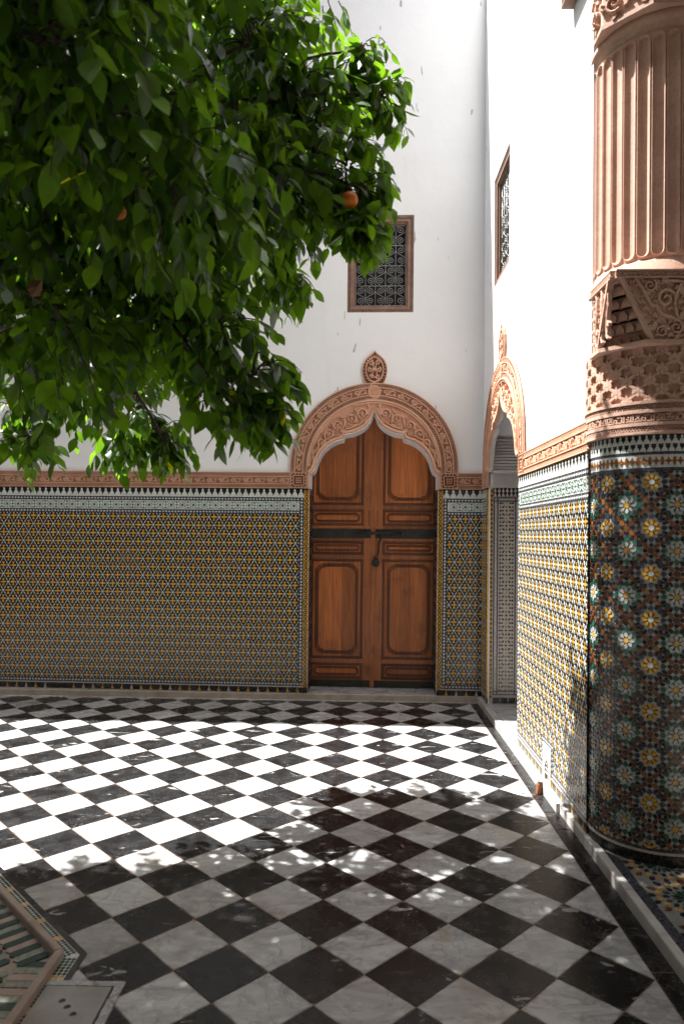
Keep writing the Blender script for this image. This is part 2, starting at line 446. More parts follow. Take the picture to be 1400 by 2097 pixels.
def merlon(cx, z0, h, w, s=1):
    P = [(-.5, 0), (.5, 0), (.5, .14), (.42, .30), (.30, .44), (.17, .56), (.10, .62), (.17, .68), (.20, .76), (.13, .86), (0, 1.0), (-.13, .86), (-.20, .76), (-.17, .68), (-.10, .62), (-.17, .56), (-.30, .44), (-.42, .30), (-.5, .14)]
    return [(cx+x*w, z0+s*y*h) for x, y in P]
def merlons_h(mb, x0, x1, z0, z1, pitch=.0587, p=.012):
    mb.rect(x0, x1, z0, z1, 0, p, G_BLACK); n = max(1, round((x1-x0)/pitch)); w = (x1-x0)/n
    mb.rect(x0, x1, z0, z0+.012, 0, p+.0013, G_WHITE)
    return [(x0+(i+.5)*w, w) for i in range(n)]
def green_h(mb, x0, x1, z0, z1, p=.012):
    mb.rect(x0, x1, z0, z1, 0, p, G_WHITE); q = p+.0015; zc = (z0+z1)/2; H = z1-z0; rc = (x0+.004, x1-.004, z0+.006, z1-.006)
    pit = .107; n = max(1, round((x1-x0)/pit)); w = (x1-x0)/n
    for i in range(n):
        cx = x0+(i+.5)*w
        put(mb, star(cx, zc, .0165, .0095, 6), G_GREEN, rc, p, q)
        for k in range(6):
            a = PI/6+k*PI/3; put(mb, dia(cx+.028*math.cos(a), zc+.028*math.sin(a), .015, .009, a+PI/2), G_GREEN, rc, p, q)
        for k in range(6):
            a = k*PI/3; put(mb, dia(cx+.027*math.cos(a), zc+.027*math.sin(a), .012, .006, a), G_BLACK, rc, p, q)
        for dz in (1, -1):
            put(mb, star(cx+w/2, zc+dz*H*.32, .0115, .0065, 6), G_GREEN, rc, p, q)
            put(mb, ngon(cx+w/2-.022, zc+dz*H*.40, .0075, 6), G_GREEN, rc, p, q); put(mb, ngon(cx+w/2+.022, zc+dz*H*.40, .0075, 6), G_GREEN, rc, p, q)
        put(mb, ngon(cx+w/2, zc, .0085, 6), G_GREEN, rc, p, q)
        put(mb, dia(cx+w/2-.017, zc, .010, .006, PI/2), G_BLACK, rc, p, q); put(mb, dia(cx+w/2+.017, zc, .010, .006, PI/2), G_BLACK, rc, p, q)
def base_h(mb, x0, x1, z0, z1, pitch=.0945, p=.010):
    mb.rect(x0, x1, z0, z1, 0, p, G_SLATE if 0 else G_BLACK); n = max(1, round((x1-x0)/pitch)); w = (x1-x0)/n
    for i in range(n):
        if R.random() < .08: continue
        mb.prism(merlon(x0+(i+.5)*w, z0+.002, (z1-z0)*.92, .028), p, p+.0015, G_YELL if R.random() < .75 else G_PINK)
    for i in range(1, n, 1): mb.rect(x0+i*w-.0008, x0+i*w+.0008, z0, z1-.01, p, p+.0006, G_SLATE)
ZB = dict(base=(FLOORZ, .108), line=(.108, .118), b1=(.118, .158), main=(.160, 1.745), b2=(1.747, 1.783), g=(1.785, 1.868), b3=(1.870, 1.906), mer=(1.908, 1.992))
def dado(name, parent, x0, x1, left=(), right=(), phase=0., big=False):
    """one tiled panel: a part for each band of pieces"""
    xl, xr = x0, x1
    e = MB()
    for side, kinds in ((0, left), (1, right)):
        for k in kinds:
            wd = .046 if k == 'chain' else .042
            a, b = (xl, xl+wd) if side == 0 else (xr-wd, xr)
            if k == 'chain': chain_v(e, a, b, .105, 1.975); e.rect(a, b, FLOORZ, .105, 0, .014, G_BLACK); e.rect(a, b, 1.975, 1.99, 0, .014, G_BLACK)
            else: beads_v(e, a, b, ZB['b1'][1]+.001 if 0 else .159, 1.905)
            if side == 0: xl = b+.001
            else: xr = a-.001
    xi0, xi1 = xl, xr
    bx0 = x0+(.047 if 'chain' in left else 0); bx1 = x1-(.047 if 'chain' in right else 0)
    pn = empty(name, Matrix.Identity(4), None, None); pn.parent = parent
    if e.v: e.build('border_mosaic', pn, kind='stuff')
    m = MB(); base_h(m, bx0, bx1, *ZB['base']); m.build('skirting_mosaic', pn, kind='stuff')
    m = MB(); m.rect(bx0, bx1, *ZB['line'], 0, .0155, G_PINK); beads_h(m, bx0, bx1, *ZB['b1'])
    beads_h(m, xi0, xi1, *ZB['b2']); beads_h(m, xi0, xi1, *ZB['b3']); m.build('bead_mosaic', pn, kind='stuff')
    m = MB(); m.rect(xi0, xi1, .158, 1.747, 0, .012, G_BLACK); field(m, xi0, xi1, *ZB['main'], phase=phase, big=big); m.build('star_mosaic', pn, kind='stuff')
    m = MB(); green_h(m, xi0, xi1, *ZB['g']); m.build('green_mosaic', pn, kind='stuff')
    m = MB(); spots = merlons_h(m, bx0, bx1, *ZB['mer']); m.build('merlon_ground', pn); z0, z1 = ZB['mer']; me = None
    for x, w in spots:
        M_ = Matrix.Translation((x, 0, z0+.008))
        if me is None: q = MB(); q.prism(merlon(0, 0, (z1-z0)*.86, w*.92), .012, .0136, G_WHITE); me = q.build('merlon', pn, M_).data
        else: link('merlon', me, pn, M_)
    return pn

# ------------------------------------------------------------------ stucco bands
def lattice(mb, x0, x1, z0, z1, p0, p1, pitch, m, wd=.0055, sub=0):
    n = max(1, round((x1-x0)/pitch)); w = (x1-x0)/n
    for ph in (0, 1):
        P = []
        for i in range(2*n+1):
            P.append((x0+i*w/2, (z0+wd*.5) if (i+ph) % 2 else (z1-wd*.5)))
        mb.ribbon(P, wd, p0, p1+ph*.0007, m)
    for i in range(n):
        for k in ((0, .5) if sub else ()):
            mb.prism(dia(x0+(i+.5+k)*w, (z0+z1)/2, w*.26, (z1-z0)*.36, 0), p0, p1-.002, m)
def arabesque(mb, x0, x1, z0, z1, p0, p1, m, pitch=.11, wd=.0075):
    n = max(1, round((x1-x0)/pitch)); w = (x1-x0)/n; zc = (z0+z1)/2; h = (z1-z0)
    for i in range(n):
        a = x0+i*w; d = 1 if i % 2 else -1
        mb.ribbon(spiral(a+w*.27, zc+d*h*.04, h*.38, h*.08, -PI/2*d, 1.3, 16, d), wd, p0, p1, m)
        mb.ribbon(bez((a+w*.27, zc-d*h*.34), (a+w*.55, zc-d*h*.5), (a+w*.50, zc+d*h*.42), (a+w*.78, zc+d*h*.36), 8), wd, p0, p1+.0006, m)
        mb.ribbon(bez((a+w*.78, zc+d*h*.36), (a+w*1.0, zc+d*h*.3), (a+w*.88, zc-d*h*.3), (a+w*.70, zc-d*h*.22), 7), wd*.9, p0, p1, m)
        mb.prism(dia(a+w*.62, zc-d*h*.28, w*.16, h*.22, .4*d), p0, p1-.001, m)
        mb.prism(dia(a+w*.93, zc-d*h*.22, w*.14, h*.34, 1.2), p0, p1-.001, m)
        mb.prism(ngon(a+w*.27, zc+d*h*.04, h*.10, 6), p0, p1, m)
        mb.prism(dia(a+w*.50, zc+d*h*.30, w*.12, h*.26, -.5*d), p0, p1-.001, m)
def bands(mb, x0, x1, z0, H, mp=None, nx=1, pitch=.11, m=None, mg=None, p=.020, lp=.036):
    """fillet, lattice, fillet, arabesque, fillet, lattice, fillet across height H"""
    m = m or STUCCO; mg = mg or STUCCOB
    f = [0, .045, .245, .295, .705, .755, .955, 1]; z = [z0+H*k for k in f]
    old = mb.mp
    if mp: mb.mp = mp
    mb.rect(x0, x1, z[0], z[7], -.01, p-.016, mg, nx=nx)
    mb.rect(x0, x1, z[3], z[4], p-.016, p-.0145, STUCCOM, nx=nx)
    for a, b in ((0, 1), (2, 3), (4, 5), (6, 7)): mb.rect(x0, x1, z[a], z[b], p-.016, p+(.003 if a in (2, 4) else .001), m, nx=nx)
    lattice(mb, x0, x1, z[1], z[2], p-.016, p-.002, lp, m, .0048); lattice(mb, x0, x1, z[5], z[6], p-.016, p-.002, lp, m, .0048)
    arabesque(mb, x0, x1, z[3], z[4], p-.016, p-.001, m, pitch)
    mb.mp = old
def scroll_half(mb, c, s, p0, p1, m):
    """carved scrolls and leaves of one half of the spandrel (s=-1 left, +1 right)"""
    def T(P): return [(c+s*x, z) for x, z in P]
    def rb(P, wd, e=0): mb.ribbon(T(P), wd, p0, p1+e, m, crown=.004)
    tap = lambda a, b: (lambda t: a+(b-a)*t)
    spots = [(.105, 2.705, .050, 1), (.215, 2.655, .046, -1), (.335, 2.590, .046, 1), (.425, 2.515, .040, -1), (.490, 2.430, .034, 1), (.545, 2.345, .027, -1), (.585, 2.265, .020, 1)]
    for i, (x, z, r, d) in enumerate(spots):
        rb(spiral(x, z, r, r*.12, -PI*.5+d*.6, 1.45, 22, d), tap(r*.34, r*.22), .001*(i % 3))
        mb.prism(ngon(c+s*x, z, r*.2, 7), p0, p1+.003, m)
        if i+1 < len(spots):
            x2, z2, r2, d2 = spots[i+1]; mx, mz = (x+x2)/2, (z+z2)/2
            rb(bez((x+r*.6, z+r*.6), (mx+.03, mz+.045), (mx-.02, mz-.045), (x2-r2*.5, z2-r2*.8), 9), .012)
            for a, l in ((1.1, 1.0), (-.2, .9), (2.4, .8), (-1.7, .95), (.5, .7), (-2.5, .7)):
                lx, lz = mx+math.cos(a)*r*.78, mz+math.sin(a)*r*.78
                pf = lambda q: [(0, 0), (.3, .22), (.65, .28), (1, .02), (.62, -.18), (.3, -.16)]
                L_ = xf(pf(0), lx, lz, r*l*.8, a+.5*d)
                mb.prism(T(L_), p0, p1-.001+.001*(i % 2), m)
                rb([(lx, lz), (lx+math.cos(a+.5*d)*r*l*.7, lz+math.sin(a+.5*d)*r*l*.7)], .004, .001)
    for (x, z, a) in ((.045, 2.76, 1.2), (.05, 2.69, .9), (.16, 2.60, -.5), (.27, 2.54, -.3), (.06, 2.645, -.9), (.31, 2.50, -1.0)):
        mb.prism(T(xf([(0, 0), (.3, .25), (.7, .25), (1, 0), (.6, -.2), (.3, -.2)], x, z, .045, a)), p0, p1, m)
def arch(parent, c, lit=False):
    """carved surround: spandrel plate, ring of bands, knot blocks and finial, in wall coordinates"""
    ro, ri, zc, zb = .79, .628, 2.20, 1.992
    an = empty('arch_surround', Matrix.Identity(4), None, None); an.parent = parent
    # spandrel plate between ring and opening
    m = MB(); n = 28
    out = [(c-ri+.002, zb)]+[(c+(ri-.002)*math.cos(PI-PI*i/n), zc+(ri-.002)*math.sin(PI-PI*i/n)) for i in range(n+1)]+[(c+ri-.002, zb)]
    opn = [(c+x, max(z, zb)) for x, z in OGFULL]
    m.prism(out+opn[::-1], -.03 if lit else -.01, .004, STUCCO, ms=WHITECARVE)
    m.build('spandrel_plate', an)
    m = MB()
    og2 = [(c+x*1.015+(.008 if x > 0 else -.008 if x < 0 else 0), z+.016) for x, z in OGFULL[1:-1]]
    m.ribbon(og2, .020, .0, .034, STUCCO); 
    og3 = [(c+x*1.035+(.022 if x > 0 else -.022 if x < 0 else 0), z+.040) for x, z in OGFULL[3:-3]]
    m.ribbon(og3, .008, .0, .028, STUCCO)
    m.ribbon([(c+(ri-.022)*math.cos(PI-PI*i/n), zc+(ri-.022)*math.sin(PI-PI*i/n)) for i in range(n+1)], .012, .0, .030, STUCCO)
    m.ribbon([(c+(ri-.006)*math.cos(PI-PI*i/n), zc+(ri-.006)*math.sin(PI-PI*i/n)) for i in range(n+1)], .012, .0, .036, STUCCO)
    for s in (-1, 1): scroll_half(m, c, s, .0, .028, STUCCO)
    m.build('scroll_carving', an, kind='stuff')
    # ring: s along the arc, t outward
    L0 = zc-zb; LA = PI*ri
    def ring(x, t, p):
        r = ri+t
        if x < L0: return (c-r, -p, zb+x)
        if x > L0+LA: return (c+r, -p, zc-(x-L0-LA))
        a = PI-PI*(x-L0)/LA
        return (c+r*math.cos(a), -p, zc+r*math.sin(a))
    m = MB(); Lt = 2*L0+LA
    bands(m, .155, Lt-.155, 0, ro-ri, mp=lambda x, t, p: ring(x, t, p+.006), nx=48, pitch=.12)
    m.build('ring_carving', an)
    for s in (-1, 1):                                 # square knots at the springing
        m = MB()
        x0, x1 = sorted((c+s*ri, c+s*ro)); z0, z1 = zb, zb+.155; xc, zz = (x0+x1)/2, (z0+z1)/2
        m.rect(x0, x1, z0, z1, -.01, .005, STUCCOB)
        for k in (.92, .60): m.ribbon([(xc+sx*.081*k, zz+sz*.0775*k) for sx, sz in ((-1, -1), (1, -1), (1, 1), (-1, 1))], .008, .005, .023, STUCCO, closed=True)
        for i in range(5):
            for j in range(5):
                if 0 < i < 4 and 0 < j < 4: m.prism(ngon(xc+(i-2)*.020, zz+(j-2)*.020, .0075, 4, PI/4*(i+j)), .005, .020, STUCCO)
                else: m.prism(dia(xc+(i-2)*.032, zz+(j-2)*.031, .022, .010, PI/4 if (i+j) % 2 else -PI/4), .005, .019, STUCCO)
        m.build('knot_carving', an)
    # finial
    m = MB(); f0 = zc+ro-.012
    prof = [(.075, 0), (.098, .03), (.112, .075), (.120, .13), (.112, .185), (.088, .235), (.052, .270), (.018, .296), (0, .318)]
    full = [(c+x, f0+z) for x, z in prof]+[(c-x, f0+z) for x, z in prof[-2::-1]]
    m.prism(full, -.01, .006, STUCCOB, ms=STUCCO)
    sc_ = lambda k, dz=0: [(c+(x-c)*k, f0+.15+(z-f0-.15)*k+dz) for x, z in full]
    m.ribbon(sc_(.965), .008, .010, .022, STUCCO, closed=True)
    inner = ngon(c, f0+.140, .082, 22, PI/2, 1, 1.42); m.ribbon(inner, .010, .010, .024, STUCCO, closed=True)
    for i in range(26):
        a = 2*PI*i/26; m.prism(dia(c+.098*math.cos(a), f0+.142+.130*math.sin(a), .016, .010, a+PI/4*(1 if i % 2 else -1)), .010, .019, STUCCO)
    for s in (-1, 1):
        m.ribbon(spiral(c+s*.030, f0+.205, .026, .006, 0, 1.3, 14, s), .008, .010, .021, STUCCO)
        m.ribbon(spiral(c+s*.042, f0+.140, .024, .006, PI/2, 1.3, 14, -s), .008, .010, .021, STUCCO)
        m.ribbon(spiral(c+s*.026, f0+.075, .022, .005, PI, 1.3, 14, s), .008, .010, .021, STUCCO)
        m.ribbon(bez((c+s*.005, f0+.06), (c+s*.05, f0+.1), (c-s*.02, f0+.17), (c+s*.03, f0+.24), 10), .007, .010, .022, STUCCO)
    m.prism(star(c, f0+.145, .026, .011, 4), .010, .021, STUCCO)
    m.build('finial', an)
    m = MB(); kz = zc+(ri+ro)/2
    m.prism(ngon(c, kz, .062, 20), .006, .022, STUCCO); m.ribbon(ngon(c, kz, .052, 20), .012, .02, .031, STUCCO, closed=True)
    m.ribbon(ngon(c, kz, .028, 14), .007, .02, .028, STUCCO, closed=True); m.prism(star(c, kz, .018, .008, 5), .02, .028, STUCCO)
    m.ribbon(bez((c-.05, kz+.02), (c-.045, kz+.07), (c-.01, kz+.075), (c+.05, kz+.12), 8), .012, .014, .030, STUCCO)
    m.ribbon(bez((c+.05, kz-.02), (c+.045, kz-.07), (c+.01, kz-.075), (c-.08, kz-.08), 8), .012, .014, .030, STUCCO)
    m.build('knot', an)
    return an
def frieze(parent, x0, x1, z0=1.993, H=.152):
    m = MB(); bands(m, x0, x1, z0, H, pitch=.115)
    return m.build('frieze_carving', parent)

# ------------------------------------------------------------------ ground
TOP_Y = lambda x: 3.912-.025*(x-.97)                # front edge of the pale strip by the back wall
PLANT = [(-1.885, .631), (-1.2, -.085), (-1.2, -1.10), (-1.91, -1.81), (-2.91, -1.81), (-3.62, -1.10), (-3.62, -.085), (-2.91, .631), (-1.885, .631)]
PC = Vector((-2.41, -.585))
def oct_pts(ap, n=8):                                # octagon of apothem ap about the planter centre, first edge facing +x
    r = ap/math.cos(PI/8); return [(PC.x+r*math.cos(-PI/8+i*PI/4), PC.y+r*math.sin(-PI/8+i*PI/4)) for i in range(8)]
ground = MB(floor_map); ground.box((-40, -40, -.35), (40, 3.9, -.05), GROUT)
g_ = ground.build('ground', kind='structure')
fl = MB(floor_map); fl.box((-9.6, -9, -.05), (.95, 4.3, -.0024), GROUT)
FLOOR = fl.build('courtyard_floor', kind='structure')
def project(p):
    d = camo.matrix_world.inverted() @ Vector(p)
    if d.z > -.1: return None
    return (700+FPX*d.x/-d.z, 1048.5+50.5-FPX*d.y/-d.z, -d.z)
AP = 1.21
OCT = oct_pts(AP)
def in_oct(x, y, ap): return all((x-PC.x)*math.cos(k*PI/4)+(y-PC.y)*math.sin(k*PI/4) < ap for k in range(8))
def tile_mesh(P, mt):
    cx, cy = sum(p[0] for p in P)/len(P), sum(p[1] for p in P)/len(P); me = MB(floor_map)
    if area(P) < 0: P = P[::-1]
    n = len(P)
    def inset(d):
        Q = []
        for i in range(n):
            a, b, c_ = Vector(P[i-1]), Vector(P[i]), Vector(P[(i+1) % n])
            u, v = (b-a).normalized(), (c_-b).normalized(); k = (v-u)
            den = 1+u.dot(v)
            nn = Vector((-u.y, u.x))+Vector((-v.y, v.x)); q = b+nn*(d/max(.25, den)); Q.append((q.x-cx, q.y-cy))
        return Q
    A, B = inset(.0011), inset(.0024)
    vs = [(x, y, -.02) for x, y in A]+[(x, y, -.0012) for x, y in A]+[(x, y, 0) for x, y in B]
    fs = [[2*n+i for i in range(n)]]
    for l in (0, 1):
        for i in range(n): fs.append([l*n+i, l*n+(i+1) % n, (l+1)*n+(i+1) % n, (l+1)*n+i])
    me.add(vs, fs, mt); return me, cx, cy
tiles = []
for iu in range(-30, 6):
    for iv in range(-24, 28):
        if (iu+iv) % 2 == 0: continue
        x, y = iu*U, -iv*U
        P = [(x+U, y), (x, y+U), (x-U, y), (x, y-U)]
        P = clip_half(P, 1, 0, .853)
        if P: P = clip_half(P, .025, 1, 3.912+.025*.97)
        if not P or abs(area(P)) < 4e-4 or in_oct(x, y, AP-.25): continue
        tiles.append((P, BMARB if iv % 2 else WMARB, x, y))
def shown(t):
    q = project((t[2], t[3], 0))
    if not q or not (-60 < q[0] < 1460 and -60 < q[1] < 2200): return -1
    return 1/q[2]
tiles.sort(key=shown, reverse=True)
cache = {}
rest = MB(floor_map); nfull = 0
for k, (P, mt, x, y) in enumerate(tiles):
    full = len(P) == 4 and abs(area(P)-2*U*U) < 1e-6
    dz = R.uniform(-.0006, .0006)
    if k < 300:
        key = mt.name if full else None
        if full and R.random() < .22:
            key = None; i_ = R.randrange(4); A_, B_, C_ = P[i_-1], P[i_], P[(i_+1) % 4]; c1, c2 = R.uniform(.03, .10), R.uniform(.03, .10)
            lp = lambda a, b, t: (a[0]+(b[0]-a[0])*t, a[1]+(b[1]-a[1])*t)
            q1, q2 = lp(B_, A_, c1), lp(B_, C_, c2)
            P = P[:i_]+[q1, q2]+P[i_+1:] if i_ else [q1, q2]+P[1:]
        if key and key in cache: me, cx, cy = cache[key], x, y
        else:
            b, cx, cy = tile_mesh(P, mt); ob = b.build('floor_tile', FLOOR); me = ob.data
            if key: cache[key] = me
            ob.location = (cx, cy, dz); ob.rotation_euler = (R.gauss(0, .0012), R.gauss(0, .0012), 0); continue
        ob = link('floor_tile', me, FLOOR); ob.location = (cx, cy, dz)
        ob.rotation_euler = (R.gauss(0, .0012), R.gauss(0, .0012), 0)
    else:
        b, cx, cy = tile_mesh(P, mt); rest.add([(a+cx, c+cy, d+dz) for a, c, d in b.v], b.f, mt)
rest.build('distant_floor_tile', FLOOR, kind='stuff')
# black border slabs along the right kerb, pale strip along the back kerb
y = TOP_Y(.9)
js = [3.60, 3.13, 2.62, 2.16, 1.70, 1.335, 1.10, .845, .591, .352, .111, -.123, -.36, -.62, -.9, -1.3, -1.7, -2.2]
prev = 3.91
for yy in js:
    P = [(.8555, yy+.0015), (.944, yy+.0015), (.944, prev-.0015), (.8555, prev-.0015)]
    b, cx, cy = tile_mesh(P, BMARB); o = b.build('border_slab', FLOOR); o.location = (cx, cy, R.uniform(-.0004, .0004)); prev = yy
xs = [-7.6, -6.2, -5.1, -4.3, -3.6, -2.95, -2.2, -1.45, -.98, -.52, .05, .46, .935]
for a, b_ in zip(xs, xs[1:]):
    P = [(a+.001, TOP_Y(a)+.003), (b_-.001, TOP_Y(b_)+.003), (b_-.001, TOP_Y(b_)+.045), (a+.001, TOP_Y(a)+.045)]
    b, cx, cy = tile_mesh(P, WMARB); o = b.build('strip_slab', FLOOR); o.location = (cx, cy, .002)

# kerbs
kr = empty('kerb', Matrix.Identity(4), None, None, kind='structure')
def kerb_stone(P, mt, z1=FLOORZ):
    m = MB(floor_map); cx, cy = sum(p[0] for p in P)/len(P), sum(p[1] for p in P)/len(P)
    Q = [(x-cx, y-cy) for x, y in P]; I = [(x*(1-.003/max(.01, abs(x))), y*(1-.003/max(.01, abs(y)))) for x, y in Q]
    m.prism(Q, -.02, z1-.004, mt); n = len(Q)
    o = len(m.v)
    m.add([(x, y, z1-.004) for x, y in Q]+[(x, y, z1) for x, y in I], [[i, (i+1) % 4, 4+(i+1) % 4, 4+i] for i in range(4)]+[[4, 5, 6, 7]], mt)
    ob = m.build('kerb_stone', kr); ob.location = (cx, cy, R.uniform(-.0012, .0012)); ob.rotation_euler = (R.gauss(0, .002), R.gauss(0, .002), R.gauss(0, .0015))
xs = [-7.6, -6.0, -5.0, -4.05, -3.33, -2.85, -2.05, -1.18, -.74, -.32, .02, .44, .66, .925]
for a, b_ in zip(xs, xs[1:]):
    f = lambda x, d: (x, TOP_Y(x)+.047+d)
    kerb_stone([f(a+.001, 0), f(b_-.001, 0), f(b_-.001, .052), f(a+.001, .052)], KERBM)
ys = [3.955, 3.30, 2.85, 2.32, 1.80, 1.33]
for a, b_ in zip(ys, ys[1:]): kerb_stone([(.924, b_+.001), (.985, b_+.001), (.985, a-.001), (.924, a-.001)], KERBW)
ys = [1.328, .78, .36, .02, -.42, -.9, -1.5, -2.2]
for a, b_ in zip(ys, ys[1:]): kerb_stone([(.944, b_+.001), (.984, b_+.001), (.984, a-.001), (.944, a-.001)], KERBW, FLOORZ)

# ------------------------------------------------------------------ back wall
bw = empty('back_wall', BACK, 'shaded white plaster wall with carved terracotta frieze, tiled base and scalloped doorway arch', 'wall')
m = MB()
out = [(-10.6, -.05), (-1.639, -.05)]+opening(AC_B)+[(-.429, -.05), (.55, -.05), (.55, 6.95), (-10.6, 6.95)]
wh = [(-1.300, 3.660), (-.677, 3.660), (-.677, 4.578), (-1.300, 4.578)]
m.prism(out, -.30, 0, PLASTER, holes=[wh, [(-3.785, 2.805), (-3.165, 2.805), (-3.165, 3.725), (-3.785, 3.725)]])
m.build('plaster', bw)
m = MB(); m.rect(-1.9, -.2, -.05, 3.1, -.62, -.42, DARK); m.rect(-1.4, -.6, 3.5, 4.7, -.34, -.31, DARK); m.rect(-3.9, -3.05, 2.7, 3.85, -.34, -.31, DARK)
m.build('backing', bw)
m = MB(); m.box((-1.638, .016, -.04), (-.430, .34, FLOORZ), WMARB); m.build('threshold', bw)
# pale reveal lining of the doorway
dado('dado_panel', bw, -7.5, -1.641, right=('chain', 'bead'), phase=.030)
dado('dado_panel', bw, -.427, -.006, left=('chain', 'bead'), phase=.020)
frieze(bw, -7.5, AC_B-.792); frieze(bw, AC_B+.792, -.006)
arch(bw, AC_B)
# tiled reveals of the doorway
for s in (-1, 1):
    m = MB(); x = AC_B+s*.605
    for i in range(34):
        z = FLOORZ+.002+i*.057
        m.box((min(x, x-s*.006), .006, z), (max(x, x-s*.006), .30, z+.054), G_SLATE if i % 2 else G_BLACK)
    m.build('reveal_mosaic', bw, kind='stuff')
# ridge tiles on top of the wall
tm = MB(); n = 10
vs = []; fs = []
for i in range(n+1):
    a = PI*i/n
    for yy in (-.02, .36): vs.append((-.046*math.cos(a), yy, .046*math.sin(a)))
for i in range(n): fs.append([2*i, 2*i+1, 2*i+3, 2*i+2])
fs += [[2*i for i in range(n+1)][::-1], [2*i+1 for i in range(n+1)]]
tm.add(vs, fs, G_GREEN)
ct = tm.build('ridge_tile', bw, Matrix.Translation((.30, .05, 6.951)))
for i in range(1, 66): link('ridge_tile', ct.data, bw, Matrix.Translation((.30-i*.097, .05, 6.951)))

# ------------------------------------------------------------------ right wall
rw = empty('side_wall', RIGHT, 'sunlit white plaster wall with tiled base, carved frieze and arched passage opening', 'wall')
m = MB()
WX = .46
wh2 = [(WX+.005, 3.712), (WX+.628, 3.712), (WX+.628, 4.653), (WX+.005, 4.653)]
nich = [(2.285, FLOORZ+.001), (2.37, FLOORZ+.001), (2.37, .155), (2.352, .185), (2.3275, .197), (2.303, .185), (2.285, .155)]
out = [(0, -.05), (AC_R-.605, -.05), *[(AC_R-.64*math.cos(PI*i/16)*(.605/.64 if i in (0, 16) else 1), 2.2+.64*math.sin(PI*i/16)) for i in range(17)], (AC_R+.605, -.05), (3.06, -.05), (3.06, 8.2), (0, 8.2)]
m.prism(out, -.46, 0, PLASTER, holes=[wh2, nich])
m.build('plaster', rw)
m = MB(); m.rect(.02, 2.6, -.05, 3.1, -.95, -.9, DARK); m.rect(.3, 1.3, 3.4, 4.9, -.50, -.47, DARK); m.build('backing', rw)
m = MB(); m.rect(2.26, 2.40, .0, .25, -.12, -.08, KERBW); m.build('niche_back', rw)
X1, X2 = AC_R-.607, AC_R+.607
dado('dado_panel', rw, .014, X1, right=('chain',), phase=.02)
# the tiled base beside the passage stops round the small niche
pn = dado('dado_panel', rw, X2, 3.058, left=('bead',), phase=.01, big=True)
frieze(rw, .02, AC_R-.792); frieze(rw, AC_R+.792, 3.06)
arch(rw, AC_R, True)
m = MB(); xn0, xn1, zn = 2.235, 2.42, .285
nh = [(x, z) for x, z in nich]
m.prism([(xn0, FLOORZ+.001), (xn1, FLOORZ+.001), (xn1, zn), (xn0, zn)], 0, .0175, KERBW, holes=[[(2.287, FLOORZ+.012), (2.368, FLOORZ+.012), (2.368, .155), (2.351, .183), (2.3275, .195), (2.304, .183), (2.287, .155)]])
m.build('niche_slab', rw)
m = MB(); beads_h(m, xn0-.034, xn1+.034, zn+.001, zn+.034, .0145); beads_v(m, xn0-.034, xn0-.001, .16, zn, .0145); beads_v(m, xn1+.001, xn1+.034, .16, zn, .0145)
m.build('niche_border', rw, kind='stuff')
